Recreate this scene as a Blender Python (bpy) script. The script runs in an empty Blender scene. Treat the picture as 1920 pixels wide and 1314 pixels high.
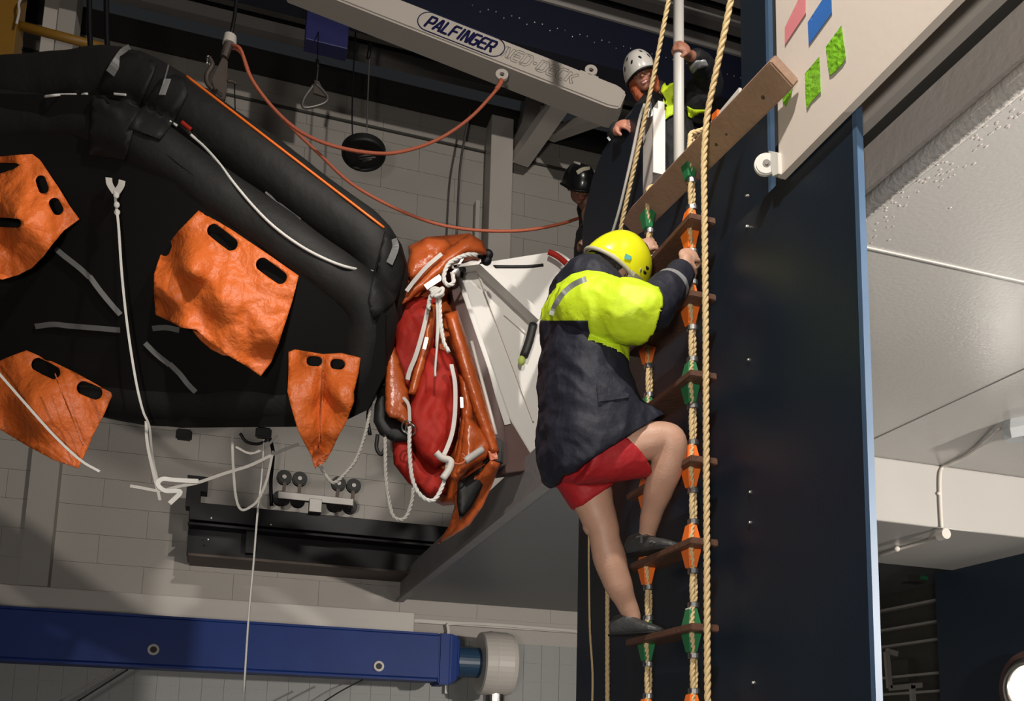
import bpy, bmesh, math, random
from mathutils import Vector as V, Matrix, noise
from mathutils.geometry import delaunay_2d_cdt
random.seed(4)
R = math.radians
D = bpy.data
C = bpy.context.scene.collection

# ---------------------------------------------------------------- camera
FP, PX, PY = 1705.0, 950.0, 1150.0
_p, _y, _r = R(8.5), R(-17.0), R(1.5)
FW = V((-math.sin(_y)*math.cos(_p), math.cos(_y)*math.cos(_p), math.sin(_p)))
_rt = V((math.cos(_y), math.sin(_y), 0)); _up = _rt.cross(FW)
RT = math.cos(_r)*_rt + math.sin(_r)*_up
UP = -math.sin(_r)*_rt + math.cos(_r)*_up
CAM = V((0, 0, 1.6))
cd = D.cameras.new('camera'); cam = D.objects.new('camera', cd); C.objects.link(cam)
cam.matrix_world = Matrix(((RT.x, UP.x, -FW.x, CAM.x), (RT.y, UP.y, -FW.y, CAM.y), (RT.z, UP.z, -FW.z, CAM.z), (0, 0, 0, 1)))
cd.sensor_width = 36; cd.lens = FP/1920*36
cd.shift_x = (960-PX)/1920; cd.shift_y = (PY-657)/1920
cd.clip_end = 100
bpy.context.scene.camera = cam

# ---------------------------------------------------------------- world, lights, exposure
sc = bpy.context.scene
sc.view_settings.view_transform = 'Standard'; sc.view_settings.look = 'None'
sc.view_settings.gamma = 1; sc.view_settings.use_curve_mapping = False
sc.view_settings.exposure = 0.0
w = D.worlds.new('world'); sc.world = w; w.use_nodes = True
w.node_tree.nodes['Background'].inputs[0].default_value = (0.9, 0.95, 1.0, 1)
w.node_tree.nodes['Background'].inputs[1].default_value = 0.016
def spot(name, loc, target, power, size, angle, col=(1, .93, .84), blend=.6):
    l = D.lights.new(name, 'SPOT'); l.energy = power; l.shadow_soft_size = size; l.spot_size = R(angle); l.spot_blend = blend; l.color = col
    o = D.objects.new(name, l); C.objects.link(o); o.location = loc
    o.rotation_euler = (V(target)-V(loc)).to_track_quat('-Z', 'Y').to_euler()
    return o
def area(name, loc, target, power, sx, sy, col=(1, .95, .88)):
    l = D.lights.new(name, 'AREA'); l.energy = power; l.shape = 'RECTANGLE'; l.size = sx; l.size_y = sy; l.color = col
    o = D.objects.new(name, l); C.objects.link(o); o.location = loc
    o.rotation_euler = (V(target)-V(loc)).to_track_quat('-Z', 'Y').to_euler()
    return o
spot('overhead_floodlight', (0.1, 0.2, 6.2), (1.7, 3.6, 3.4), 860, .10, 80)
spot('passage_floodlight', (4.3, -.6, 2.4), (0.6, 9.0, 4.6), 1500, .10, 90)
spot('quay_floodlight', (-1.0, -1.3, 1.3), (0.5, 6, 4.8), 560, .22, 120)  # added fill light beside the camera, not a lamp of the hall
spot('gantry_floodlight', (3.2, -2.0, 7.7), (1.0, 7.0, 6.8), 1450, .12, 70)
area('passage_lamp', (3.6, 1.2, 0.7), (3.6, 3.4, 3.4), 22, .5, .5)  # low area light aimed up at the passage ceiling

# ---------------------------------------------------------------- pixel -> world at a given plane, in the photograph's 1920x1314 frame
def ray(x, y): return FW + (x-PX)/FP*RT - (y-PY)/FP*UP
def at(x, y, Y=None, X=None, Z=None):
    d = ray(x, y)
    if Y is not None: t = (Y-CAM.y)/d.y
    elif X is not None: t = (X-CAM.x)/d.x
    else: t = (Z-CAM.z)/d.z
    return CAM + t*d

# ---------------------------------------------------------------- materials
def mat(name, col, rough=.6, metal=0, var=.12, scale=6, bump=0, bscale=40, spec=.5, emit=None, est=0, coat=0, trans=0, voro=False, bdist=.02):
    m = D.materials.new(name); m.use_nodes = True; n = m.node_tree.nodes; L = m.node_tree.links
    b = n['Principled BSDF']; b.inputs['Roughness'].default_value = rough; b.inputs['Metallic'].default_value = metal
    b.inputs['Specular IOR Level'].default_value = spec; b.inputs['Coat Weight'].default_value = coat
    b.inputs['Transmission Weight'].default_value = trans
    tc = n.new('ShaderNodeTexCoord')
    nz = n.new('ShaderNodeTexNoise'); nz.inputs['Scale'].default_value = scale; nz.inputs['Detail'].default_value = 5
    L.new(tc.outputs['Object'], nz.inputs['Vector'])
    mx = n.new('ShaderNodeMix'); mx.data_type = 'RGBA'
    c = V(col)
    mx.inputs[6].default_value = (*(c*(1-var)), 1); mx.inputs[7].default_value = (*[min(1, q*(1+var)) for q in c], 1)
    L.new(nz.outputs['Fac'], mx.inputs[0]); L.new(mx.outputs[2], b.inputs['Base Color'])
    if bump:
        bn = n.new('ShaderNodeTexVoronoi' if voro else 'ShaderNodeTexNoise'); bn.inputs['Scale'].default_value = bscale
        if voro: bn.feature = 'SMOOTH_F1'
        else: bn.inputs['Detail'].default_value = 4
        L.new(tc.outputs['Object'], bn.inputs['Vector'])
        bp = n.new('ShaderNodeBump'); bp.inputs['Strength'].default_value = bump; bp.inputs['Distance'].default_value = bdist
        L.new(bn.outputs['Distance' if voro else 'Fac'], bp.inputs['Height']); L.new(bp.outputs['Normal'], b.inputs['Normal'])
    if emit:
        b.inputs['Emission Color'].default_value = (*emit, 1); b.inputs['Emission Strength'].default_value = est
    return m
M = dict(
 wall=mat('painted_block_wall', (.40, .372, .34), .55, var=.05, scale=1.5, bump=.12, bscale=60),
 wall_low=mat('grey_painted_blocks', (.30, .305, .30), .5, var=.05, scale=2, bump=.12, bscale=60),
 steel_white=mat('cream_painted_steel', (.56, .52, .48), .4, var=.05, scale=3, bump=.05, bscale=30),
 soffit=mat('pale_grey_soffit_paint', (.385, .372, .355), .28, var=.05, scale=1.2, bump=.05, bscale=60),
 fascia=mat('stained_concrete_paint', (.44, .40, .375), .6, var=.10, scale=4, bump=.2, bscale=30),
 rough_conc=mat('rough_cove_plaster', (.50, .47, .44), .8, var=.12, scale=14, bump=.25, bscale=50),
 deckgrey=mat('grey_deck_paint', (.17, .18, .19), .45, var=.07, scale=2, bump=.05),
 deckedge=mat('worn_grey_steel_edge', (.27, .26, .26), .5, var=.18, scale=5, bump=.1),
 roof=mat('dull_corrugated_roof', (.27, .25, .235), .5, var=.15, scale=2),
 roofdark=mat('dark_roof_gap', (.025, .024, .023), .8),  # near-black; the shade of gaps is put into the colour
 navy=mat('navy_hull_paint', (.005, .0115, .021), .42, var=.15, scale=2, bump=.05, bscale=80),
 navyedge=mat('light_blue_board_edge', (.045, .085, .15), .5, var=.15, scale=8),
 gantry=mat('dark_blue_gantry_paint', (.003, .005, .022), .5, var=.1, scale=3),
 bracket=mat('blue_bracket_paint', (.02, .022, .12), .45),
 blue=mat('blue_boom_paint', (.009, .034, .185), .5, spec=.22, var=.22, scale=2.2, bump=.05),
 bluedark=mat('teal_blue_neck', (.02, .055, .11), .4),
 black=mat('black_painted_steel', (.0035, .0035, .005), .5, var=.2, spec=.3),
 rubber=mat('black_rubber', (.009, .009, .009), .6, var=.25, bump=.1),
 floorfab=mat('black_raft_floor', (.0045, .0045, .0045), .75, var=.3, scale=3, spec=.25),
 tube=mat('black_raft_tube', (.0095, .0093, .0092), .64, var=.38, scale=5, bump=.25, bscale=14, spec=.35),
 tape=mat('grey_seam_tape', (.13, .13, .13), .5, var=.2, scale=20),
 tarp=mat('orange_tarpaulin', (.64, .135, .024), .46, var=.10, scale=9, bump=.6, bscale=17, bdist=.03, spec=.4, voro=False),
 canopy=mat('orange_canopy_fabric', (.43, .085, .018), .32, var=.16, scale=6, bump=.5, bscale=9, bdist=.03),
 red=mat('dark_red_liner', (.30, .015, .009), .65, spec=.2, var=.15, scale=6, bump=.4, bscale=8, bdist=.03),
 whitetape=mat('white_webbing', (.52, .49, .46), .6, var=.1),
 white=mat('white_rope', (.62, .61, .58), .7, var=.1),
 dimwhite=mat('dull_white_cord', (.42, .40, .37), .7, var=.1),
 orange_rope=mat('orange_line', (.52, .13, .065), .6, var=.15, scale=60, bump=.3, bscale=200),
 manila=mat('manila_rope', (.62, .46, .24), .75, var=.2, scale=80, bump=.3, bscale=300),
 wood=mat('worn_brown_timber', (.115, .055, .035), .5, var=.35, scale=9, bump=.2, bscale=40),
 woodp=mat('weathered_spreader_timber', (.30, .185, .13), .55, var=.3, scale=7, bump=.25, bscale=30),
 chock=mat('orange_chock', (.85, .17, .02), .4, var=.05),
 green=mat('green_chock', (.02, .17, .06), .45, var=.05),
 ferrule=mat('steel_ferrule', (.5, .5, .5), .35, 1, var=.1),
 steel=mat('bright_steel', (.6, .58, .55), .3, 1, var=.1),
 dullsteel=mat('dull_steel', (.20, .19, .18), .45, .7, var=.2),
 rust=mat('weathered_steel', (.09, .07, .06), .6, .5, var=.3),
 cradle=mat('white_fibreglass', (.56, .54, .51), .4, var=.04, scale=3),
 maroon=mat('brown_painted_edge', (.085, .043, .038), .5, var=.15),
 boom=mat('cream_boom_paint', (.60, .545, .49), .38, var=.04, scale=3, bump=.04),
 navytext=mat('navy_lettering', (.008, .01, .07), .4),
 greytext=mat('grey_letter_outline', (.27, .25, .23), .5),
 panel=mat('off_white_panel', (.60, .53, .47), .42, var=.05, scale=2.5, bump=.04),
 pink=mat('pink_tape', (.60, .20, .22), .5), bluetape=mat('blue_tape', (.03, .13, .42), .5),
 greentape=mat('green_tape', (.17, .42, .02), .35, var=.35, scale=30, bump=.5, bscale=40),
 plastic=mat('white_plastic', (.62, .60, .56), .4, var=.03),
 jacket=mat('navy_coat_fabric', (.009, .0105, .022), .68, var=.25, scale=12, bump=.4, bscale=22, bdist=.02),
 blackcoat=mat('black_coat_fabric', (.006, .006, .008), .7, var=.25, scale=12, bump=.3, bscale=22),
 hiviz=mat('yellow_high_visibility_fabric', (.60, .80, .02), .55, var=.05, scale=9, bump=.35, bscale=16, bdist=.02),
 reflect=mat('silver_reflective_tape', (.42, .43, .44), .35, .3, var=.12, scale=30),
 shorts=mat('red_shorts_fabric', (.42, .012, .018), .65, var=.12, scale=9, bump=.3, bscale=18),
 skin=mat('skin', (.52, .28, .19), .5, var=.12, scale=25, bump=.08, bscale=120),
 skinpink=mat('leg_skin', (.53, .305, .215), .5, var=.12, scale=22, bump=.1, bscale=140),
 skinwarm=mat('ruddy_skin', (.40, .17, .11), .5, var=.12, scale=25),
 skindark=mat('shaded_skin', (.20, .095, .06), .5, var=.12, scale=25),  # brown skin of the person in the black helmet
 shoe=mat('dark_grey_rubber_shoe', (.045, .047, .048), .45, var=.2, scale=20, bump=.2, bscale=60),
 helmety=mat('yellow_helmet_shell', (.85, .85, .015), .25, var=.02, coat=.4),
 helmetw=mat('white_helmet_shell', (.62, .60, .56), .28, var=.02, coat=.3),
 helmetb=mat('black_helmet_shell', (.008, .008, .009), .25, var=.05, coat=.3),
 liner=mat('cream_helmet_rim', (.50, .47, .34), .5),
 hair=mat('dark_hair', (.018, .012, .009), .6, var=.3, bump=.5, bscale=90),
 redhair=mat('orange_red_hair', (.33, .07, .02), .5, var=.3, scale=30, bump=.5, bscale=90),
 lip=mat('lips', (.38, .10, .09), .45), teeth=mat('teeth', (.75, .72, .66), .3), eyew=mat('eye_white', (.45, .42, .40), .3), iris=mat('dark_iris', (.02, .015, .012), .2),
 yellowp=mat('ochre_column_paint', (.26, .13, .015), .5, var=.1),
 metalring=mat('brushed_metal_ring', (.75, .70, .62), .25, 1, var=.1),
 lampglow=mat('lit_lamp_glass', (1, .95, .85), .4, emit=(1, .94, .84), est=22),
 dim=mat('dim_back_room_paint', (.06, .058, .05), .6, var=.2),  # dark tone; the back room's dimness is put into the colour
 exitgreen=mat('green_sign_face', (.03, .22, .10), .5),
 flashbulb=mat('lime_light_float', (.45, .55, .12), .4),
 sticker=mat('white_sticker', (.75, .73, .70), .5), cyan=mat('pale_blue_sticker', (.12, .42, .42), .4),
 glass=mat('frosted_lens', (.42, .44, .45), .3, var=.05),
)

# ---------------------------------------------------------------- object helpers
def tag(o, label, cat=None, group=None, kind=None):
    if label: o['label'] = label
    if cat: o['category'] = cat
    if group: o['group'] = group
    if kind: o['kind'] = kind
    return o
def thing(name, label, cat, loc=(0, 0, 0), group=None):
    o = D.objects.new(name, None); C.objects.link(o); o.location = loc; o.empty_display_size = .1
    return tag(o, label, cat, group)
def link(name, me, m=None, parent=None, smooth=False, loc=None):
    o = D.objects.new(name, me); C.objects.link(o)
    if m is not None:
        for q in (m if isinstance(m, (list, tuple)) else [m]): me.materials.append(q)
    if smooth:
        for p in me.polygons: p.use_smooth = True
    if parent is not None:
        o.parent = parent
        o.matrix_parent_inverse = Matrix.Translation(-parent_loc(parent))
    if loc is not None: o.location = loc
    return o
def parent_loc(p):
    t = V(p.location)
    while p.parent is not None:
        # children of meshes in this scene keep world coordinates, so only the root's shift counts
        p = p.parent; return V((0, 0, 0)) if p is not None else t
    return t
def tobj(name, bm, m=None, parent=None, smooth=False):
    me = D.meshes.new(name); bmesh.ops.recalc_face_normals(bm, faces=bm.faces) if len(bm.faces) < 60000 else None
    bm.to_mesh(me); bm.free()
    return link(name, me, m, parent, smooth)
def bake(o, name=None):
    """apply modifiers of a temporary object and return the mesh"""
    bpy.context.view_layer.update()
    dg = bpy.context.evaluated_depsgraph_get()
    me = D.meshes.new_from_object(o.evaluated_get(dg))
    D.objects.remove(o)
    return me
def box(bm, c, s, rot=None):
    mtx = Matrix.Translation(V(c)) @ (rot.to_4x4() if rot else Matrix()) @ Matrix.Diagonal((*s, 1))
    return bmesh.ops.create_cube(bm, size=1, matrix=mtx)['verts']
def bbox(bm, a, b):
    a = V(a); b = V(b); return box(bm, (a+b)/2, [abs(q) for q in (b-a)])
def boxobj(name, a, b, m, parent=None, bev=0):
    bm = bmesh.new(); bbox(bm, a, b)
    if bev: bmesh.ops.bevel(bm, geom=bm.edges[:], offset=bev, segments=2, affect='EDGES', profile=.5)
    return tobj(name, bm, m, parent)
def frame_from(z, hint=V((0, 0, 1))):
    z = z.normalized()
    if abs(z.dot(hint)) > .98: hint = V((1, 0, 0))
    x = hint.cross(z).normalized(); y = z.cross(x)
    return Matrix((x, y, z)).transposed()
def cyl(bm, a, b, r, r2=None, n=16):
    a = V(a); b = V(b); d = b-a
    mtx = Matrix.Translation((a+b)/2) @ frame_from(d).to_4x4()
    bmesh.ops.create_cone(bm, cap_ends=True, segments=n, radius1=r, radius2=r if r2 is None else r2, depth=d.length, matrix=mtx)
def bar(bm, a, b, w, h, hint=V((0, 0, 1))):
    a = V(a); b = V(b); d = b-a
    box(bm, (a+b)/2, (w, h, d.length), frame_from(d, hint))
def catmull(pts, n=8):
    pts = [V(p) for p in pts]
    if len(pts) < 3: return [pts[0].lerp(pts[-1], i/n) for i in range(n+1)]
    P = [2*pts[0]-pts[1]] + pts + [2*pts[-1]-pts[-2]]; out = []
    for i in range(1, len(P)-2):
        a, b, c, d = P[i-1], P[i], P[i+1], P[i+2]
        for k in range(n):
            t = k/n
            out.append(.5*((2*b)+(c-a)*t+(2*a-5*b+4*c-d)*t*t+(3*b-a-3*c+d)*t**3))
    out.append(pts[-1]); return out
def sweep(bm, pts, r, n=8, cap=True, flat=None, flatdir=None, rfun=None):
    """tube along pts; flat=(w,h) makes a ribbon section"""
    pts = [V(p) for p in pts]; rings = []; x = None
    for i, p in enumerate(pts):
        t = (pts[min(i+1, len(pts)-1)]-pts[max(i-1, 0)]).normalized()
        if x is None:
            hint = V(flatdir) if flatdir is not None else (V((0, 0, 1)) if abs(t.z) < .9 else V((1, 0, 0)))
            x = hint.cross(t).normalized()
        if flatdir is not None:
            xx = V(flatdir).cross(t)
            if xx.length > 1e-4: x = xx.normalized()
        else: x = (x - t*x.dot(t)).normalized()
        y = t.cross(x); rr = r*(rfun(i/(len(pts)-1)) if rfun else 1)
        if flat:
            w, h = flat; ring = [bm.verts.new(p+x*a*w/2+y*b*h/2) for a, b in ((1, 1), (-1, 1), (-1, -1), (1, -1))]
        else: ring = [bm.verts.new(p+x*math.cos(2*math.pi*k/n)*rr+y*math.sin(2*math.pi*k/n)*rr) for k in range(n)]
        rings.append(ring)
    for a, b in zip(rings, rings[1:]):
        for k in range(len(a)): bm.faces.new((a[k], a[(k+1) % len(a)], b[(k+1) % len(a)], b[k]))
    if cap: bm.faces.new(rings[0][::-1]); bm.faces.new(rings[-1])
def tube(name, pts, r, m, parent=None, n=8, sm=8, **k):
    bm = bmesh.new(); sweep(bm, catmull(pts, sm), r, n, **k); return tobj(name, bm, m, parent, True if not k.get('flat') else False)
def ribbon(name, pts, w, h, m, parent=None, facing=(0, -1, 0), sm=8):
    bm = bmesh.new(); sweep(bm, catmull(pts, sm), 0, flat=(w, h), flatdir=facing); return tobj(name, bm, m, parent)
def rope(name, pts, r, m, parent=None, pitch=None, seg=9, n=6, strands=3):
    """laid rope: three strands wound round each other"""
    pitch = pitch or r*7; line = catmull(pts, 24); out = [line[0]]; 
    L = [0]
    for a, b in zip(line, line[1:]): L.append(L[-1]+(b-a).length)
    N = max(8, int(L[-1]/pitch*seg)); j = 0; samp = []
    for i in range(N+1):
        s = L[-1]*i/N
        while j < len(L)-2 and L[j+1] < s: j += 1
        samp.append(line[j].lerp(line[j+1], (s-L[j])/max(1e-9, L[j+1]-L[j])))
    bm = bmesh.new(); x = None; fr = []
    for i, p in enumerate(samp):
        t = (samp[min(i+1, N)]-samp[max(i-1, 0)]).normalized()
        if x is None: x = (V((0, 1, 0)) if abs(t.y) < .9 else V((1, 0, 0))).cross(t).normalized()
        x = (x-t*x.dot(t)).normalized(); fr.append((x.copy(), t.cross(x)))
    for s in range(strands):
        pp = []
        for i, p in enumerate(samp):
            a = 2*math.pi*(s/strands + L[-1]*i/N/pitch)
            pp.append(p+(fr[i][0]*math.cos(a)+fr[i][1]*math.sin(a))*r*.5)
        sweep(bm, pp, r*.56, n)
    return tobj(name, bm, m, parent, True)
def prism(name, pts, off, m, parent=None, bev=0):
    """polygon (3d points) extruded along off"""
    bm = bmesh.new(); vs = [bm.verts.new(p) for p in pts]; f = bm.faces.new(vs)
    r = bmesh.ops.extrude_face_region(bm, geom=[f]); bmesh.ops.translate(bm, vec=V(off), verts=[v for v in r['geom'] if isinstance(v, bmesh.types.BMVert)])
    if bev: bmesh.ops.bevel(bm, geom=bm.edges[:], offset=bev, segments=2, affect='EDGES')
    return tobj(name, bm, m, parent)
# cloth: outline and holes in photo pixels, put at real depth by a function
def tri2d(outline, holes, step):
    vs = []; es = []
    def loop(L):
        s = len(vs); dens = []
        for a, b in zip(L, L[1:]+L[:1]):
            d = math.dist(a, b); k = max(1, int(d/step))
            for i in range(k): dens.append((a[0]+(b[0]-a[0])*i/k, a[1]+(b[1]-a[1])*i/k))
        vs.extend(V(p) for p in dens); es.extend((s+i, s+(i+1) % len(dens)) for i in range(len(dens))); return dens
    OL = loop(outline); HL = [loop(h) for h in holes]
    def inside(p, L):
        c = False; x, y = p
        for a, b in zip(L, L[1:]+L[:1]):
            if (a[1] > y) != (b[1] > y) and x < (b[0]-a[0])*(y-a[1])/(b[1]-a[1])+a[0]: c = not c
        return c
    def near(p, L): return min((p[0]-q[0])**2+(p[1]-q[1])**2 for q in L) < (step*.5)**2
    xs = [p[0] for p in outline]; ys = [p[1] for p in outline]; r = 0; y = min(ys)
    while y < max(ys):
        x = min(xs) + (step/2 if r % 2 else 0)
        while x < max(xs):
            p = (x, y)
            if inside(p, OL) and not near(p, OL) and not any(inside(p, h) or near(p, h) for h in HL): vs.append(V(p))
            x += step
        y += step*.866; r += 1
    ov, _, of, *_ = delaunay_2d_cdt(vs, es, [], 0, 1e-5)
    fs = []
    for f in of:
        c = sum((V(ov[i]) for i in f), V((0, 0)))/len(f)
        if inside(c, OL) and not any(inside(c, h) for h in HL): fs.append(f)
    return [V(v) for v in ov], fs, OL
def idw(ctrl):
    def g(x, y):
        s = w_ = 0
        for cx, cy, d in ctrl:
            w = 1/((x-cx)**2+(y-cy)**2+25)**1.5; s += w*d; w_ += w
        return s/w_
    return g
def wr(x, y, amp, sc, seed=0):
    v = V((x*sc, y*sc, seed))
    a = noise.noise(v); b = noise.noise(v*2.3+V((5, 3, 1))); c = noise.noise(v*4.9)
    return amp*((1-abs(a)*2)*.6+(1-abs(b)*2)*.35+c*.2)
def sheet(name, outline, m, parent, depth, holes=(), step=7, amp=.012, sc=.012, thick=.004, seed=0, folds=None):
    vs, fs, _ = tri2d(outline, list(holes), step)
    bm = bmesh.new(); bv = []
    for v in vs:
        d = depth(v.x, v.y)+wr(v.x, v.y, amp, sc, seed)
        if folds: d += folds(v.x, v.y)
        bv.append(bm.verts.new(at(v.x, v.y, Y=d)))
    for f in fs:
        try: bm.faces.new([bv[i] for i in f])
        except ValueError: pass
    bmesh.ops.delete(bm, geom=[v for v in bm.verts if not v.link_faces], context='VERTS')
    me = D.meshes.new(name); bm.to_mesh(me); bm.free()
    o = D.objects.new('tmp', me); C.objects.link(o); md = o.modifiers.new('s', 'SOLIDIFY'); md.thickness = thick; md.offset = 0
    me = bake(o); return link(name, me, m, parent, True)
def pillow(name, outline, m, parent, depth, thick=.12, step=8, amp=.02, sc=.014, seed=0, edge=60.0, folds=None):
    """closed soft lump: front and back skins bulging from an outline"""
    vs, fs, OL = tri2d(outline, [], step); bm = bmesh.new(); F = []; B = []
    for v in vs:
        d = min(math.dist((v.x, v.y), q) for q in OL); on = d < 1.0
        t = min(1, d/edge); h = thick/2*math.sqrt(max(0, 1-(1-t)**2)); Y = depth(v.x, v.y)
        a = wr(v.x, v.y, amp, sc, seed)*min(1, d/25)
        if folds: a += folds(v.x, v.y)*min(1, d/20)
        f = bm.verts.new(at(v.x, v.y, Y=Y-h+a)); F.append(f)
        B.append(f if on else bm.verts.new(at(v.x, v.y, Y=Y+h*.8+.002)))
    for f in fs:
        try: bm.faces.new([F[i] for i in f])
        except ValueError: pass
        try: bm.faces.new([B[i] for i in f][::-1])
        except ValueError: pass
    bmesh.ops.delete(bm, geom=[v for v in bm.verts if not v.link_faces], context='VERTS')
    return tobj(name, bm, m, parent, True)
def stroke(pts, r):  # pixel outline of a fat line
    L = []; Rr = []; pts = [V(p) for p in pts]
    for i, p in enumerate(pts):
        t = (pts[min(i+1, len(pts)-1)]-pts[max(i-1, 0)]).normalized(); n = V((-t.y, t.x)); rr = r[i] if isinstance(r, (list, tuple)) else r
        L.append(tuple(p+n*rr)); Rr.append(tuple(p-n*rr))
    return L+Rr[::-1]
def oval(cx, cy, a, b, ang=0, n=20):
    """stadium-shaped hole"""
    out = []; ca, sa = math.cos(R(ang)), math.sin(R(ang))
    for k in range(n):
        t = 2*math.pi*k/n; x = math.copysign(max(0, a-b), math.cos(t))*(abs(math.cos(t)) > .02)+b*math.cos(t); y = b*math.sin(t)
        out.append((cx+x*ca-y*sa, cy+x*sa+y*ca))
    return out
# voxel-joined soft bodies
def chain(bm, pts, n=14, sm=1, sx=1.0):
    """rounded tapered limb: pts = [(Vector, r)...]; sx flattens along a direction"""
    pts = [(V(p), r) for p, r in pts]
    if sm > 1:
        q = catmull([V((*p, )) for p, r in pts], sm); rs = []
        for i in range(len(q)):
            u = i/sm; k = min(int(u), len(pts)-2); t = u-k; t = t*t*(3-2*t); rs.append(pts[k][1]*(1-t)+pts[k+1][1]*t)
        pts = list(zip(q, rs))
    rings = []; x = None; P = [p for p, _ in pts]; seq = []
    t0 = (P[1]-P[0]).normalized(); t1 = (P[-1]-P[-2]).normalized(); r0 = pts[0][1]; r1 = pts[-1][1]
    for a in (80, 60, 35): seq.append((P[0]-t0*r0*math.sin(R(a)), r0*math.cos(R(a)), t0))
    for i, (p, r) in enumerate(pts): seq.append((p, r, (P[min(i+1, len(P)-1)]-P[max(i-1, 0)]).normalized()))
    for a in (35, 60, 80): seq.append((P[-1]+t1*r1*math.sin(R(a)), r1*math.cos(R(a)), t1))
    for p, r, t in seq:
        if x is None: x = (V((0, 0, 1)) if abs(t.z) < .9 else V((1, 0, 0))).cross(t).normalized()
        x = (x-t*x.dot(t)).normalized(); y = t.cross(x)
        rings.append([bm.verts.new(p+(x*math.cos(2*math.pi*k/n)+y*math.sin(2*math.pi*k/n))*r) for k in range(n)])
    for a, b in zip(rings, rings[1:]):
        for k in range(n): bm.faces.new((a[k], a[(k+1) % n], b[(k+1) % n], b[k]))
    bm.faces.new(rings[0][::-1]); bm.faces.new(rings[-1])
def ell(bm, c, s, rot=None, u=20, v=14):
    mtx = Matrix.Translation(V(c)) @ (rot.to_4x4() if rot else Matrix()) @ Matrix.Diagonal((*s, 1))
    bmesh.ops.create_uvsphere(bm, u_segments=u, v_segments=v, radius=1, matrix=mtx)
def rings_loft(bm, rings, n=28, p=2.4):
    """rings: (centre, axis_a, axis_b) superellipses joined into a closed body"""
    RR = []
    for c, a, b in rings:
        rr = []
        for k in range(n):
            t = 2*math.pi*k/n; cx, sx = math.cos(t), math.sin(t)
            rr.append(bm.verts.new(V(c)+V(a)*math.copysign(abs(cx)**(2/p), cx)+V(b)*math.copysign(abs(sx)**(2/p), sx)))
        RR.append(rr)
    for a, b in zip(RR, RR[1:]):
        for k in range(n): bm.faces.new((a[k], a[(k+1) % n], b[(k+1) % n], b[k]))
    bm.faces.new(RR[0][::-1]); bm.faces.new(RR[-1])
def fuse(bm, voxel=.007, smooth=4, wrinkle=0, wsc=9, seed=0, wfun=None):
    """union of overlapping closed shapes as one continuous skin"""
    bmesh.ops.recalc_face_normals(bm, faces=bm.faces)
    me = D.meshes.new('t'); bm.to_mesh(me); bm.free()
    o = D.objects.new('tmp', me); C.objects.link(o)
    r = o.modifiers.new('r', 'REMESH'); r.mode = 'VOXEL'; r.voxel_size = voxel; r.use_smooth_shade = True
    s = o.modifiers.new('s', 'SMOOTH'); s.iterations = smooth; s.factor = .6
    me = bake(o)
    if wrinkle or wfun:
        nr = [v.normal.copy() for v in me.vertices]
        for v, n_ in zip(me.vertices, nr):
            q = v.co
            d = 0
            if wrinkle:
                a = noise.noise(V((q.x*wsc, q.y*wsc, q.z*wsc*.7+seed))); b = noise.noise(q*wsc*2.7+V((seed, 0, 0)))
                d = wrinkle*((1-2.2*abs(a))*.7+(1-2.2*abs(b))*.3)
            if wfun: d += wfun(q)
            v.co = q+n_*d
    return me
def cut_split(me, planes, pred, name_a, ma, name_b, mb, parent):
    """cut a mesh cleanly along planes, then part it in two objects by pred(face centre)"""
    out = []
    for nm, m, want in ((name_a, ma, True), (name_b, mb, False)):
        bm = bmesh.new(); bm.from_mesh(me)
        for co, no in planes: bmesh.ops.bisect_plane(bm, geom=bm.verts[:]+bm.edges[:]+bm.faces[:], plane_co=co, plane_no=no)
        bmesh.ops.delete(bm, geom=[f for f in bm.faces if pred(f.calc_center_median()) != want], context='FACES')
        m2 = D.meshes.new(nm); bm.to_mesh(m2); bm.free(); out.append(link(nm, m2, m, parent, True))
    return out
def text(name, s, size, mtx, m, parent, shear=.25, off=0, outline=0, sx=1.0, ext=.002, bold=0):
    cu = D.curves.new(name, 'FONT'); cu.body = s; cu.size = size; cu.shear = shear; cu.align_x = 'CENTER'; cu.align_y = 'CENTER'
    if outline: cu.fill_mode = 'NONE'; cu.bevel_depth = outline
    else: cu.extrude = ext; cu.offset = bold
    o = D.objects.new('tmp', cu); C.objects.link(o); me = bake(o)
    me.transform(mtx @ Matrix.Diagonal((sx, 1, 1, 1)))
    return link(name, me, m, parent)
def clone(o, loc=None, parent=None):
    c = o.copy(); C.objects.link(c)
    if parent is not None: c.parent = parent
    for ch in list(o.children): clone(ch, None, c)
    if loc is not None: c.location = loc
    return c

# ================================================================ SETTING
YW = 10.0
def struct(name, a, b, m, parent=None, bev=0):
    o = boxobj(name, a, b, m, parent, bev)
    if parent is None: o['kind'] = 'structure'
    return o
fl = struct('floor', (-7, -6, -.2), (9, YW+.3, 0), M['deckgrey'])
wb = struct('wall_back', (-6, YW+.012, 0), (9, YW+.25, 9.26), M['wall'])
def block_me(w, h, m, name):
    bm = bmesh.new(); bbox(bm, (0, -.012, 0), (w-.0035, .004, h-.0035)); me = D.meshes.new(name); bm.to_mesh(me); bm.free(); me.materials.append(m); return me
bw = block_me(.9, .3, M['wall'], 'upper_block'); bl = block_me(.22, .22, M['wall_low'], 'lower_block')
def lay(me, w, h, x0, x1, z0, z1, bond, lim):
    k = 0; z = z0
    while z < z1-h*.5:
        x = x0-(w/2 if (k % 2 and bond) else 0)
        while x < x1:
            o = D.objects.new('block', me); C.objects.link(o); o.parent = wb; o.location = (x, YW+.012, z); x += w
        z += h; k += 1
lay(bw, .9, .3, -3.6, 4.1, 3.08, 9.3, True, 300)
lay(bl, .22, .22, -3.1, 4.2, 1.5, 2.74, False, 300)
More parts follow.
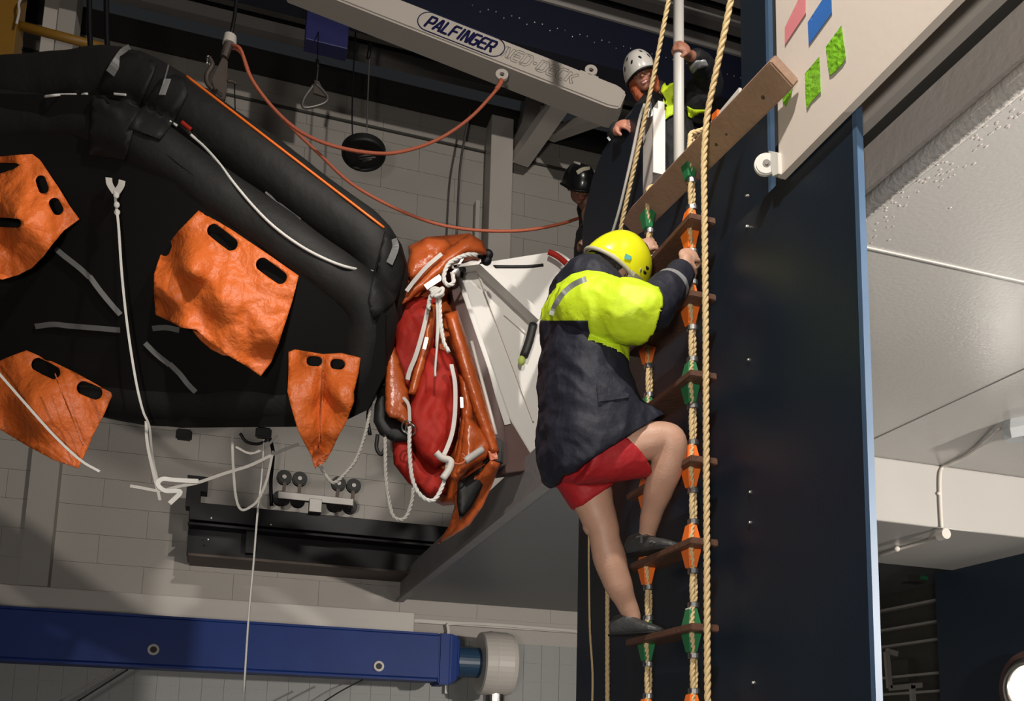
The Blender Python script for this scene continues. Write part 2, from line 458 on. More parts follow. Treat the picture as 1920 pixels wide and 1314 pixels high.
# ledge beam along the wall, columns, bracing
struct('trim_1', (-4, YW-.12, 2.76), (1.95, YW, 3.08), M['steel_white'], bev=.008)
struct('trim_2', (1.95, YW-.05, 2.98), (4.4, YW, 3.02), M['steel_white'])
struct('trim_3', (-4, YW-.03, 8.905), (5, YW, 8.93), M['dim'])
struct('trim_4', (-2.02, YW-.16, 3.08), (-1.76, YW, 8.9), M['wall'])
struct('trim_5', (-5, YW-.10, 9.26), (8, YW+.1, 9.52), M['roofdark'])  # near-black band standing in for the dark gap above the wall
col = thing('steel_column', 'white steel column with forked brace on the far wall behind the lifting boom', 'column', (2.75, YW-.15, 3.5))
boxobj('shaft', (2.62, YW-.28, 3.5), (2.9, YW-.02, 9.25), M['steel_white'], col, .008)
c0 = at(975, 300, Y=YW-.2); c1 = at(1052, 190, Y=YW-1.2)
bm = bmesh.new(); bar(bm, c0, c1, .22, .14); tobj('brace', bm, M['steel_white'], col)
bm = bmesh.new(); bar(bm, at(985, 250, Y=YW-.15), at(1000, 170, Y=YW-.15), .3, .2); tobj('brace', bm, M['steel_white'], col)
bm = bmesh.new(); bar(bm, at(1030, 255, Y=YW-.3), at(1120, 222, Y=YW-1.3), .16, .1); tobj('brace', bm, M['steel_white'], col)
boxobj('side_flange', (2.50, YW-.1, 3.5), (2.55, YW-.02, 8.2), M['steel_white'], col)
# corrugated roof
rf = struct('ceiling', (-7, -3, 10.15), (9, YW+.3, 10.3), M['roofdark'])
bm = bmesh.new(); y = YW-.1; k = 0
while y > 2:
    z = 9.62+(YW-y)*.045
    vs = [bm.verts.new((x, y+dy, z+dz)) for x in (-6.5, 8.5) for dy, dz in ((0, .10), (-.05, 0), (-.17, 0), (-.22, .10))]
    for a in range(3): bm.faces.new((vs[a], vs[a+1], vs[a+5], vs[a+4]))
    bm.faces.new((vs[0], vs[4], vs[7], vs[3])); bm.faces.new(vs[:4]); bm.faces.new(vs[4:])
    y -= .34; k += 1
o = tobj('roof_rib', bm, M['roof'], rf); o['kind'] = 'stuff'
for i, yy in enumerate((7.2, 5.4)):
    struct('trim_%d' % (6+i), (-6, yy-.03, 9.50), (8, yy+.03, 9.57), M['dim'])
# deck on the right reaching to the far wall
dk = thing('raft_deck', 'grey steel deck on which the orange raft cradle sits, jutting from the far wall', 'deck', (1.8, 7, 3.23))
bm = bmesh.new(); bbox(bm, (1.83, 5.62, 3.24), (6.3, YW-.03, 3.46)); bbox(bm, (1.83, 4.62, 3.24), (3.28, 5.62, 3.46)); tobj('deck_plate', bm, M['deckgrey'], dk)
boxobj('edge_beam', (1.79, 4.62, 3.23), (1.83, YW-.03, 3.52), M['deckedge'], dk, .006)
boxobj('edge_lip', (1.75, 4.62, 3.20), (1.83, YW-.03, 3.235), M['deckedge'], dk)
cf = ribbon('conduit', [(2.35, 9.93, 2.2), (2.35, 9.93, 2.86), (2.5, 9.93, 3.0), (3.9, 9.93, 3.0)], .03, .03, M['steel_white'], None)
tag(cf, 'thin pale conduit bending along the foot of the grey deck at the far wall', 'conduit')
# passage soffit, fascia, beam
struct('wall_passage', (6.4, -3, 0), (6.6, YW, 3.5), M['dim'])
so = struct('ceiling_passage', (2.0, -2.5, 3.47), (8, 5.6, 3.62), M['soffit'])
boxobj('joint_ridge', (2.0, 2.60, 3.464), (8, 2.608, 3.472), M['soffit'], so)
boxobj('joint_ridge', (3.55, -2, 3.464), (3.562, 4.56, 3.472), M['soffit'], so)
struct('beam_passage', (3.3, 4.56, 3.06), (8, 5.6, 3.47), M['soffit'], bev=.012)
struct('fascia_lower', (1.95, -2.5, 3.50), (2.0, 2.7, 3.655), M['fascia'])
struct('fascia_gap', (1.99, -2.5, 3.655), (2.03, 2.7, 3.745), M['roofdark'])  # near-black strip; the gap's shade is put into its colour
struct('fascia_upper', (1.95, -2.5, 3.745), (2.0, 2.55, 3.98), M['steel_white'])
bm = bmesh.new(); cyl(bm, (1.99, -2.5, 3.475), (1.99, 4.4, 3.475), .034); o = tobj('cove_trim', bm, M['rough_conc'], None, True); o['kind'] = 'structure'
bm = bmesh.new(); random.seed(8)
for i in range(230):
    yy = random.uniform(.9, 3.4); xx = 2.03+abs(random.gauss(0, .07))
    s = random.uniform(.002, .006); ell(bm, (xx, yy, 3.47), (s, s*random.uniform(1, 2.4), .0015), None, 6, 4)
tag(tobj('plaster_crumb', bm, M['fascia'], so), None, kind='stuff')
# navy passage wall with its round lit porthole
nw = struct('wall_inner', (5.3, 0.5, 0), (5.42, 5.77, 3.07), M['navy'])
for i, yy in enumerate((1095, 1138, 1176, 1208, 1268, 1300)):
    a = at(1690, yy, X=6.3); o = struct('trim_%d' % (10+i), (6.28, 6.0, a.z-.012), (6.36, 9.8, a.z+.012), M['wall'])
# ship side board (lower) and its bolts
wr_ = struct('wall_right', (1.80, 2.225, .15), (1.822, 4.57, 3.67), M['navy'])
bm = bmesh.new(); bbox(bm, (1.798, 2.205, .15), (1.822, 2.225, 3.67)); tag(tobj('board_edge', bm, M['navyedge'], wr_), 'light blue sawn edge')  # edge strip in a lighter blue than the board
for (x, y) in ((1402, 367), (1402, 425), (1405, 675), (1408, 923), (1408, 980), (1414, 1280)):
    p = at(x, y, X=1.8); bm = bmesh.new(); cyl(bm, p+V((.002, 0, 0)), p-V((.006, 0, 0)), .008, .006, 10); ell(bm, p-V((.006, 0, 0)), (.005, .006, .006)); tag(tobj('bolt', bm, M['steel'], wr_), 'bright bolt head')
# upper board with the boarding opening
ub = thing('upper_ship_side_board', 'navy upper board behind the spreader with a gap where the white-helmeted person looks out', 'board', (1.9, 3.4, 3.3))
gq = [at(x, y, X=1.9) for x, y in ((1092, 440), (1095, 400), (1112, 330), (1130, 284), (1158, 240), (1184, 212), (1188, 198), (1212, 190))]
pts = [(4.83, 3.3)] + [(q.y, q.z) for q in gq] + [(s_.y, s_.z) for s_ in (at(1213, 390, X=1.9), at(1300, 302, X=1.9), at(1391, 205, X=1.9))] + [(at(1391, 205, X=1.9).y, 6.6),  (2.845, 6.6), (2.845, 3.3)]
prism('board', [(1.9, a, b) for a, b in pts], (.03, 0, 0), M['navy'], ub)
tag(boxobj('board_edge', (1.897, 2.825, 3.3), (1.917, 2.845, 6.6), M['navyedge'], ub), 'light blue board edge')
struct('post_dark', (1.935, 2.55, 3.99), (2.0, 2.86, 6.6), M['roofdark'])  # added black block; stands in for the darkness seen through the gap
pf = struct('platform', (2.0, 3.0, 4.32), (4.4, 6.7, 4.5), M['deckgrey'])
for i, (x, y) in enumerate(((4.2, 3.2), (4.2, 6.4), (2.8, 6.4))): struct('post_%s' % 'abc'[i], (x-.06, y-.06, 3.47), (x+.06, y+.06, 4.32), M['deckgrey'])
# overhead dark blue gantry with bracket and a row of bolt heads
g0 = at(574, 37, Y=8.5); g1 = at(1057, 20, Y=8.5); g2 = at(1057, 174, Y=8.5)
ga = thing('gantry_beam', 'dark blue overhead gantry beam crossing under the roof above the white boom', 'beam', (1, 8.5, g0.z))
boxobj('girder', (-3.2, 8.15, g0.z+.03), (8.0, 8.47, g1.z-.30), M['gantry'], ga, .01)
boxobj('flange', (-3.2, 8.10, g0.z), (8.0, 8.5, g0.z+.03), M['gantry'], ga)
gz = at(1000, 41, Y=8.15).z
for i in range(46):
    p = V((1.95+i*.085, 8.148, gz-(.05 if i % 3 == 1 and i < 24 else 0))); bm = bmesh.new(); ell(bm, p, (.009, .008, .009), None, 8, 6); tobj('bolt', bm, M['steel'], ga)
p = at(573, 58, Y=8.2); q = at(652, 92, Y=8.2)
br = boxobj('gantry_bracket', (p.x, 8.2, q.z), (q.x, 8.38, g0.z), M['bracket'], ga, .008); br['label'] = 'brighter blue box bracket under the girder'
# top left things
yc = thing('ochre_column', 'ochre yellow steel column at the top left corner of the hall', 'column', (-2.6, 8.8, 0))
p = at(0, 60, Y=8.8); q = at(36, 60, Y=8.8)
boxobj('shaft', (p.x-.15, 8.7, 6.6), (q.x, 8.95, 9.4), M['yellowp'], yc, .006)
tube('rail', [at(36, 48, Y=8.8), at(205, 92, Y=8.8)], .045, M['yellowp'], yc, 10, 1)
wc = thing('pale_column', 'pale steel column between the ochre column and two black cables', 'column', (-2, 9.4, 0))
p = at(84, 50, Y=9.4); q = at(146, 50, Y=9.4)
boxobj('shaft', (p.x, 9.3, 6.6), (q.x-.1, 9.5, 9.3), M['steel_white'], wc)
boxobj('flange', (q.x-.16, 9.26, 6.6), (q.x, 9.54, 9.3), M['wall'], wc)
for i, (x, lab) in enumerate(((168, 'black vertical cable nearer the pale column'), (200, 'black vertical cable above the raft, further from the pale column'))):
    o = tube('hanging_cable', [at(x-1, -60, Y=6.2), at(x, 60, Y=6.2), at(x+3, 105, Y=6.2)], .018, M['black'], None, 8, 2); tag(o, lab, 'cable')
cp = tube('curved_hose', [at(0, 0, Y=8.6)+V((.3, 0, .3)), at(38, 0, Y=8.6), at(36, 22, Y=8.6), at(31, 45, Y=8.6)], .012, M['steel_white'], None, 8, 4); tag(cp, 'thin pale hose beside the ochre column', 'hose')

# ---------------------------------------------------------------- blue beam at the bottom left with drum
yb = 9.0
a = at(0, 1130, Y=yb); b = at(862, 1192, Y=yb); c = at(862, 1282, Y=yb); a2 = at(0, 1234, Y=yb)
bb = thing('blue_boom', 'long blue steel boom lying level across the bottom of the far wall', 'boom', (-1, yb, a2.z))
zt, zb = (a.z+b.z)/2, (a2.z+c.z)/2
bm = bmesh.new(); bbox(bm, (-3.4, yb, zb), (b.x-.18, yb+.4, zt)); bmesh.ops.bevel(bm, geom=bm.edges[:], offset=.035, segments=3, affect='EDGES')
tobj('beam', bm, M['blue'], bb, False)
bm = bmesh.new(); x0, x1 = b.x-.19, b.x+.03
f = [[bm.verts.new((x, yb+dy, z)) for dy, z in ((0+s, zb+u), (.4-s, zb+u), (.4-s, zt-s), (s, zt-s))] for x, s, u in ((x0-.02, .0, -.03), (x0+.1, 0, -.03), (x1-.03, .02, .03), (x1, .06, .10))]
for p_, q_ in zip(f, f[1:]):
    for k in range(4): bm.faces.new((p_[k], p_[(k+1) % 4], q_[(k+1) % 4], q_[k]))
bm.faces.new(f[0][::-1]); bm.faces.new(f[-1]); bmesh.ops.bevel(bm, geom=bm.edges[:], offset=.015, segments=2, affect='EDGES')
tobj('beam_head', bm, M['blue'], bb)
zc = (zt+zb)/2
bm = bmesh.new(); cyl(bm, (x1-.02, yb+.2, zc-.02), (x1+.24, yb+.2, zc-.02), .16, n=32); tobj('neck', bm, M['bluedark'], bb, False)
for x, y in ((288, 1218), (710, 1249)):
    p = at(x, y, Y=yb); bm = bmesh.new(); cyl(bm, p+V((0, .05, 0)), p+V((0, -.02, 0)), .052, n=24); r_ = tobj('hole_collar', bm, M['dullsteel'], bb)
    bm = bmesh.new(); cyl(bm, p+V((0, -.015, 0)), p+V((0, -.024, 0)), .03, n=20); tobj('bore', bm, M['black'], r_)
dr = thing('drum_housing', 'cream rounded drum housing at the right end of the blue boom', 'drum', (b.x+.5, yb, 1.6))
p = at(907, 1235, Y=yb); q = at(966, 1235, Y=yb)
bm = bmesh.new(); X0, X1 = p.x, q.x+.02; 
rr = []
for x, r_ in ((X0, .30), (X0+.012, .325), (X0+.12, .345), (X0+.13, .34), (X1-.06, .335), (X1-.015, .32), (X1, .28)):
    rr.append([bm.verts.new((x, yb+.2+r_*math.cos(2*math.pi*k/40), zc-.02+r_*math.sin(2*math.pi*k/40))) for k in range(40)])
for u, v_ in zip(rr, rr[1:]):
    for k in range(40): bm.faces.new((u[k], u[(k+1) % 40], v_[(k+1) % 40], v_[k]))
bm.faces.new(rr[0][::-1]); bm.faces.new(rr[-1]); tobj('shell', bm, M['steel_white'], dr)
bm = bmesh.new(); cyl(bm, (X0-.012, yb+.2, zc-.02), (X0+.01, yb+.2, zc-.02), .05); tobj('shaft', bm, M['black'], dr)
bm = bmesh.new(); cyl(bm, ((X0+X1)/2, yb+.2, zc-.33), ((X0+X1)/2, yb+.2, zc-.46), .115, n=28); tobj('collar', bm, M['steel'], dr)
bm = bmesh.new(); cyl(bm, ((X0+X1)/2, yb+.2, zc-.46), ((X0+X1)/2, yb+.2, 0), .10, n=28); tobj('pedestal', bm, M['steel_white'], dr)
for i, L in enumerate((((240, 1255), (205, 1277), (140, 1318)), ((216, 1255), (180, 1275), (100, 1322)), ((680, 1274), (640, 1295), (600, 1320)), ((640, 1283), (610, 1298), (575, 1320)))):
    o = tube('mooring_wire', [at(x, y, Y=yb-.1+k*.0) for k, (x, y) in enumerate(L)], .008, M['black'] if i % 2 == 0 else M['dullsteel'], None, 6, 4)
    tag(o, ('black wire slanting down under the left half of the blue boom', 'grey wire slanting under the left half of the blue boom', 'black wire slanting down under the right half of the blue boom', 'grey wire slanting under the right half of the blue boom')[i], 'wire')

# ---------------------------------------------------------------- black trolley beam on the wall
yt = 9.45
p0 = at(356, 940, Y=yt); p1 = at(356, 1036, Y=yt); p2 = at(850, 1074, Y=yt)
tb = thing('black_trolley_rail', 'black steel rail beam fixed to the far wall beneath the raft', 'rail', (0, yt, p1.z))
boxobj('upper_web', (p0.x, yt, p1.z+.34), (2.6, yt+.3, p0.z), M['black'], tb, .006)
boxobj('middle_flange', (p0.x, yt-.08, p1.z+.27), (2.6, yt+.3, p1.z+.30), M['black'], tb, .006)
boxobj('lower_web', (p0.x, yt+.12, p1.z), (2.6, yt+.55, p1.z+.27), M['black'], tb)
boxobj('lower_flange', (p0.x+.02, yt, p1.z-.03), (2.6, yt+.55, p1.z), M['rust'], tb, .004)
q = at(352, 890, Y=yt); q2 = at(388, 922, Y=yt)
prism('end_stop', [V((q.x, yt, p0.z-.05)), V((q.x, yt, q.z)), V((q2.x, yt, q.z)), V((q2.x, yt, q2.z)), V((q2.x-.06, yt, q2.z)), V((q2.x-.06, yt, p0.z-.05))], (0, .2, 0), M['black'], tb)
p = at(470, 1025, Y=yt+.05); boxobj('bracket', (p.x-.05, yt, p1.z+.05), (p.x+.05, yt+.12, p1.z+.28), M['black'], tb)
for x, y in ((396, 971), (508, 983), (390, 1011)):
    p = at(x, y, Y=yt-.002); bm = bmesh.new(); ell(bm, p, (.012, .006, .012)); tag(tobj('bolt', bm, M['steel'], tb), 'bright bolt head')
tr = thing('roller_trolley', 'black roller carriage with eight wheels standing on the black rail', 'trolley', at(590, 960, Y=yt))
for x, y in ((533, 895), (562, 898), (635, 907), (663, 911), (525, 934), (558, 938), (626, 946), (656, 950)):
    p = at(x, y, Y=yt+.06+(.06 if y > 920 else 0)); bm = bmesh.new(); cyl(bm, p+V((0, .05, 0)), p-V((0, .03, 0)), .078, n=24)
    bmesh.ops.bevel(bm, geom=[e for e in bm.edges if len(e.link_faces) == 2 and e.calc_face_angle(0) > 1], offset=.012, segments=2, affect='EDGES')
    w_ = tobj('wheel', bm, M['rubber'], tr); bm = bmesh.new(); cyl(bm, p-V((0, .028, 0)), p-V((0, .036, 0)), .022, n=12); tobj('hub', bm, M['dullsteel'], w_)
for x, y, x2, y2 in ((534, 905, 530, 936), (562, 908, 560, 940), (634, 917, 630, 948), (662, 921, 660, 952)):
    bm = bmesh.new(); bar(bm, at(x, y, Y=yt-.0), at(x2, y2, Y=yt-.0), .035, .035); tobj('stem', bm, M['rust'], tr)
a = at(521, 929, Y=yt-.04); b = at(662, 948, Y=yt-.04)
boxobj('crossbar', (a.x, yt-.06, b.z-.005), (b.x, yt-.0, b.z+.07), M['dullsteel'], tr, .004)
a = at(580, 935, Y=yt-.05); b = at(602, 968, Y=yt-.05); boxobj('hanger', (a.x, yt-.08, p0.z), (b.x, yt+.02, a.z), M['dullsteel'], tr, .004)
o = tube('black_hose', [at(506, 822, Y=yt-.3), at(512, 850, Y=yt-.2), at(508, 900, Y=yt), at(509, 948, Y=yt+.1)], .02, M['black'], None, 8, 6); tag(o, 'black hose dropping behind the raft beside the roller carriage', 'hose')

# ---------------------------------------------------------------- white boom with lettering
A = at(1165, 184, Y=6.2); dep = (A-CAM).dot(FW)
d = ray(540, -62); B = CAM+d*(dep/d.dot(FW))
ax = (A-B).normalized(); side = ax.cross(V((0, 0, 1))).normalized(); upv = side.cross(ax).normalized()
if side.y > 0: side = -side
upv = (upv*1.0 + side*-.10).normalized()
if upv.z < 0: upv = -upv
nrm = ax.cross(upv).normalized()
if nrm.y > 0: nrm = -nrm
Hh, Wd = .235, .24
bo = thing('lifting_boom', 'cream lifting boom with blue oval lettering slanting down to the white-helmeted person', 'boom', A)
def bp(s, u, n): return B+ax*s+upv*u+nrm*n
Ls = (A-B).length
bm = bmesh.new(); secs = []
for s, h0, h1 in ((0, -.5, .5), (Ls-.95, -.5, .5), (Ls-.06, -.5, .5), (Ls+.02, -.40, .34)):
    secs.append([bm.verts.new(bp(s, u*Hh, n)) for u, n in ((h0, 0), (h0, -Wd), (h1, -Wd), (h1, 0))])
for p_, q_ in zip(secs, secs[1:]):
    for k in range(4): bm.faces.new((p_[k], p_[(k+1) % 4], q_[(k+1) % 4], q_[k]))
bm.faces.new(secs[0][::-1]); bm.faces.new(secs[-1])
bmesh.ops.recalc_face_normals(bm, faces=bm.faces); bmesh.ops.bevel(bm, geom=bm.edges[:], offset=.014, segments=3, affect='EDGES')
bbody = tobj('boom_body', bm, M['boom'], bo)
def onboom(x, y, off=.004):
    d = ray(x, y); t = (B-CAM+nrm*off).dot(nrm)/d.dot(nrm); return CAM+d*t
def tmat(c):
    return Matrix.Translation(c) @ Matrix((ax, upv, nrm)).transposed().to_4x4()
c1 = onboom(865, 64, .003); c2 = onboom(1012, 122, .003)
mk = 1/1705*dep
op = []
for k in range(64):
    t = 2*math.pi*k/64; a_ = 64*mk; b_ = 22*mk
    op.append((c1+ax*(math.copysign(a_, math.cos(t))+b_*math.cos(t))*(1 if abs(math.cos(t)) > .01 else 0)+upv*b_*math.sin(t)))
bm = bmesh.new(); sweep(bm, op+[op[0]], .0042, 6, cap=False); pl = tobj('oval_outline', bm, M['navytext'], bo)
def stroke_text(name, s, c, h, w, gap, m, rad, slant=.22, outline=False):
    """squarish lettering drawn as strokes"""
    G = {'P': [[(0, 0), (0, 1), (.85, 1), (1, .85), (1, .55), (.85, .42), (.1, .42)]], 'A': [[(0, 0), (.45, 1), (.62, 1), (1, 0)], [(.35, .28), (.9, .28)]],
         'L': [[(0, 1), (0, .0), (.9, 0)]], 'F': [[(0, 0), (0, .85), (.12, 1), (.95, 1)], [(.0, .5), (.8, .5)]], 'I': [[(.5, 0), (.5, 1)]],
         'N': [[(0, 0), (0, 1), (.2, 1), (.8, 0), (1, 0), (1, 1)]], 'G': [[(1, 1), (.15, 1), (0, .85), (0, .15), (.15, 0), (.85, 0), (1, .15), (1, .5), (.55, .5)]],
         'E': [[(1, 1), (.2, 1), (0, .8), (0, .2), (.2, 0), (1, 0)], [(0, .5), (.9, .5)]], 'R': [[(0, 0), (0, 1), (.85, 1), (1, .85), (1, .55), (.85, .45), (.1, .45)], [(.55, .45), (1, 0)]],
         'D': [[(0, 0), (0, 1), (.75, 1), (1, .78), (1, .22), (.75, 0), (0, 0)]], 'C': [[(1, 1), (.2, 1), (0, .8), (0, .2), (.2, 0), (1, 0)]],
         'K': [[(0, 0), (0, 1)], [(1, 1), (.3, .5), (1, 0)]], '-': [[(.1, .5), (.9, .5)]]}
    T = sum((w*(.35 if ch in 'I' else .6 if ch == '-' else 1))+gap for ch in s)-gap; x = -T/2; bm = bmesh.new()
    for ch in s:
        cw = w*(.35 if ch == 'I' else .6 if ch == '-' else 1)
        for st in G[ch]:
            q_ = [(x+a*cw+(b-.5)*h*slant, (b-.5)*h) for a, b in st]
            if outline:
                o2 = stroke(q_, rad); L_ = [c+ax*a+upv*b for a, b in o2]; sweep(bm, L_+[L_[0]], .0022, 4, cap=False)
            else:
                for (a, b), (a2_, b2_) in zip(q_, q_[1:]): bar(bm, c+ax*a+upv*b, c+ax*a2_+upv*b2_, rad*2, .004, nrm)
                for a, b in q_: cyl(bm, c+ax*a+upv*b-nrm*.002, c+ax*a+upv*b+nrm*.002, rad, n=10)
        x += cw+gap
    return tobj(name, bm, m, bo)
stroke_text('lettering', 'PALFINGER', c1, 25*mk, 11.4*mk, 4.6*mk, M['navytext'], 2.3*mk)
stroke_text('lettering', 'NED-DECK', c2, 24*mk, 13.5*mk, 5.6*mk, M['greytext'], 2.6*mk, outline=True)['label'] = 'thin outlined grey lettering'
# lugs
for cxy, up_, nm in (((1108, 133), 1, 'upper'), ((941, 141), -1, 'lower')):
    c = onboom(*cxy, -.03 if up_ > 0 else -.0); bm = bmesh.new(); N = 28
    for r0, r1 in ((.02, .052),):
        lo = [[bm.verts.new(c+(ax*math.cos(2*math.pi*k/N)+upv*math.sin(2*math.pi*k/N))*r_+nrm*z) for k in range(N)] for r_, z in ((r0, -.012), (r1, -.012), (r1, .012), (r0, .012))]
        for u_ in range(4):
            for k in range(N): bm.faces.new((lo[u_][k], lo[u_][(k+1) % N], lo[(u_+1) % 4][(k+1) % N], lo[(u_+1) % 4][k]))
    if up_ > 0: box(bm, c-upv*.055, (.16, .03, .024), Matrix((ax, upv, nrm)).transposed())
    tobj('lug', bm, M['boom'], bo)
LUG = onboom(943, 150, 0)

# ---------------------------------------------------------------- hanging gear in the middle
cb = thing('release_hook', 'rusty steel release hook hanging from a black cable above the raft', 'hook', at(432, 80, Y=6.0))
Yh = 6.0
tube('cable', [at(447, -40, Y=Yh), at(440, 30, Y=Yh), at(431, 72, Y=Yh)], .013, M['black'], cb, 8, 2)
bm = bmesh.new(); cyl(bm, at(432, 68, Y=Yh), at(430, 84, Y=Yh), .042, .047, 20); tobj('swivel', bm, M['steel_white'], cb)
bm = bmesh.new(); cyl(bm, at(428, 84, Y=Yh), at(420, 108, Y=Yh), .032, .026, 14); tobj('shank', bm, M['rust'], cb)
prism('side_plate', [at(x, y, Y=Yh-.03) for x, y in ((417, 106), (427, 112), (426, 150), (424, 172), (421, 186), (412, 188), (406, 178), (398, 158), (396, 150))], (0, .06, 0), M['rust'], cb, .006)
tube('hook_arm', [at(392, 108, Y=Yh), at(398, 122, Y=Yh), at(388, 140, Y=Yh), at(389, 156, Y=Yh), at(400, 168, Y=Yh)], .018, M['rust'], cb, 8, 5)
tube('shackle', [at(388, 120, Y=Yh), at(389, 106, Y=Yh), at(394, 108, Y=Yh), at(393, 122, Y=Yh)], .007, M['steel'], cb, 8, 5)
bm = bmesh.new(); cyl(bm, at(404, 172, Y=Yh-.05), at(414, 180, Y=Yh-.02), .022, n=14); tobj('pin', bm, M['steel'], cb)
tube('trip_lever', [at(426, 152, Y=Yh-.02), at(436, 153, Y=Yh-.02), at(443, 157, Y=Yh-.02)], .01, M['rust'], cb, 8, 3)
tube('trip_cord', [at(440, 158, Y=Yh), at(440, 172, Y=Yh), at(441, 208, Y=Yh)], .005, M['black'], cb, 6, 2)
tl = thing('triangular_link', 'rounded triangular steel ring hanging from a thin strop near the gantry bracket', 'ring', at(592, 190, Y=7.2))
Yl = 7.2; T3 = [at(x, y, Y=Yl) for x, y in ((588, 160), (573, 180), (567, 195), (572, 202), (592, 199), (610, 192), (614, 182), (604, 168), (592, 157))]
tube('ring', T3, .014, M['dullsteel'], tl, 8, 6)
tube('strop', [at(595, 112, Y=Yl), at(596, 130, Y=Yl)], .014, M['black'], tl, 8, 2)
tube('strop', [at(596, 130, Y=Yl), at(594, 150, Y=Yl), at(592, 158, Y=Yl)], .007, M['rust'], tl, 6, 2)
prism('swivel_plate', [at(x, y, Y=Yl) for x, y in ((590, 150), (598, 152), (613, 182), (588, 174))], (0, .02, 0), M['rust'], tl)
tube('hanger_line', [at(595, 112, Y=Yl), at(597, 60, Y=8.2), at(598, 40, Y=8.5)], .005, M['black'], tl, 6, 2)
bu = thing('round_speaker', 'black round dish with a pale label hung on two thin cables before the far wall', 'dish', at(682, 287, Y=8.6))
Yq = 8.6; c = at(682, 287, Y=Yq); rz = Matrix.Rotation(R(-40), 3, 'X') @ Matrix.Rotation(R(0), 3, 'Y')
nn = V((.05, -.15, -.98)).normalized(); fr = frame_from(nn)
bm = bmesh.new(); rr = []
for r_, h in ((.04, .02), (.19, .02), (.20, .035), (.215, .04), (.225, .02), (.225, -.04), (.16, -.09), (.04, -.09)):
    rr.append([bm.verts.new(c+fr@V((r_*math.cos(2*math.pi*k/40), r_*math.sin(2*math.pi*k/40), h))) for k in range(40)])
for u, v_ in zip(rr, rr[1:]):
    for k in range(40): bm.faces.new((u[k], u[(k+1) % 40], v_[(k+1) % 40], v_[k]))
bm.faces.new(rr[0][::-1]); bm.faces.new(rr[-1]); tobj('dish', bm, M['rubber'], bu)
random.seed(5); bm = bmesh.new()
lb = [(674, 282, 690, 279), (668, 288, 694, 285), (671, 293, 700, 290), (674, 298, 704, 295), (680, 302, 697, 299)]
for x0_, y0_, x1_, y1_ in lb:
    pa = at(x0_, y0_, Y=Yq-.06); pb = at(x1_, y1_, Y=Yq-.06); bar(bm, pa, pb, .012, .012)
tobj('pale_lettering_lines', bm, M['dullsteel'], bu)
for px_ in (668, 676, 686):
    bm = bmesh.new(); box(bm, at(px_, 261, Y=Yq-.0), (.035, .05, .05), Matrix.Rotation(R(20), 3, 'Y')); tobj('clip', bm, M['rubber'], bu)
tube('cable', [at(661, 262, Y=Yq), at(661, 165, Y=Yq), V((at(661, 165, Y=Yq).x, Yq, 9.7))], .008, M['black'], bu, 6, 2)
tube('cable', [at(687, 262, Y=Yq), at(689, 200, Y=Yq), at(693, 100, Y=Yq), at(694, 80, Y=Yq)], .008, M['dullsteel'], bu, 6, 2)
tube('hook_bar', [at(695, 82, Y=Yq), at(690, 110, Y=Yq)], .02, M['black'], bu, 8, 2)
def cord(name, L, r, m, label, cat='rope', sm=8, laid=False, Y=None):
    P = [at(p[0], p[1], Y=p[2] if len(p) > 2 else Y) for p in L]
    o = rope(name, P, r, m) if laid else tube(name, P, r, m, None, 8, sm)
    return tag(o, label, cat)
cord('orange_line', [(437, 84, 6.0), (452, 95, 5.95), (470, 145, 5.95), (510, 200, 6), (560, 245, 6), (620, 272, 6), (690, 286, 6.05), (750, 285, 6.1), (820, 262, 6.15), (880, 222, 6.15), (925, 175, 6.15), (941, 152, 6.15)], .013, M['orange_rope'], 'orange line sagging from the release hook up to the lug under the boom')
cord('orange_line', [(437, 88, 6.02), (455, 104, 6.0), (478, 160, 6.03), (530, 222, 6.05), (600, 290, 6.1), (660, 345, 6.1), (740, 390, 6.15), (820, 420, 6.2), (900, 432, 6.2), (980, 432, 6.2), (1050, 420, 6.25), (1105, 402, 6.3)], .012, M['orange_rope'], 'lower orange line running from the release hook to the person in the black helmet')
cord('wall_cable', [(882, 205, 9.6), (872, 255, 9.6), (862, 320, 9.6), (856, 440, 9.6)], .014, M['dullsteel'], 'thin grey cable hanging on the far wall left of the white column', 'cable')
sh = thing('line_shackle', 'small bright shackle joining the orange line to the boom', 'shackle', LUG)
tube('bow', [at(938, 148, Y=6.2), at(936, 156, Y=6.18), at(941, 160, Y=6.18), at(945, 152, Y=6.2)], .006, M['steel'], sh, 8, 4)
tube('whipping', [at(941, 150, Y=6.15), at(936, 160, Y=6.15), at(930, 168, Y=6.15)], .019, M['orange_rope'], sh, 8, 3)

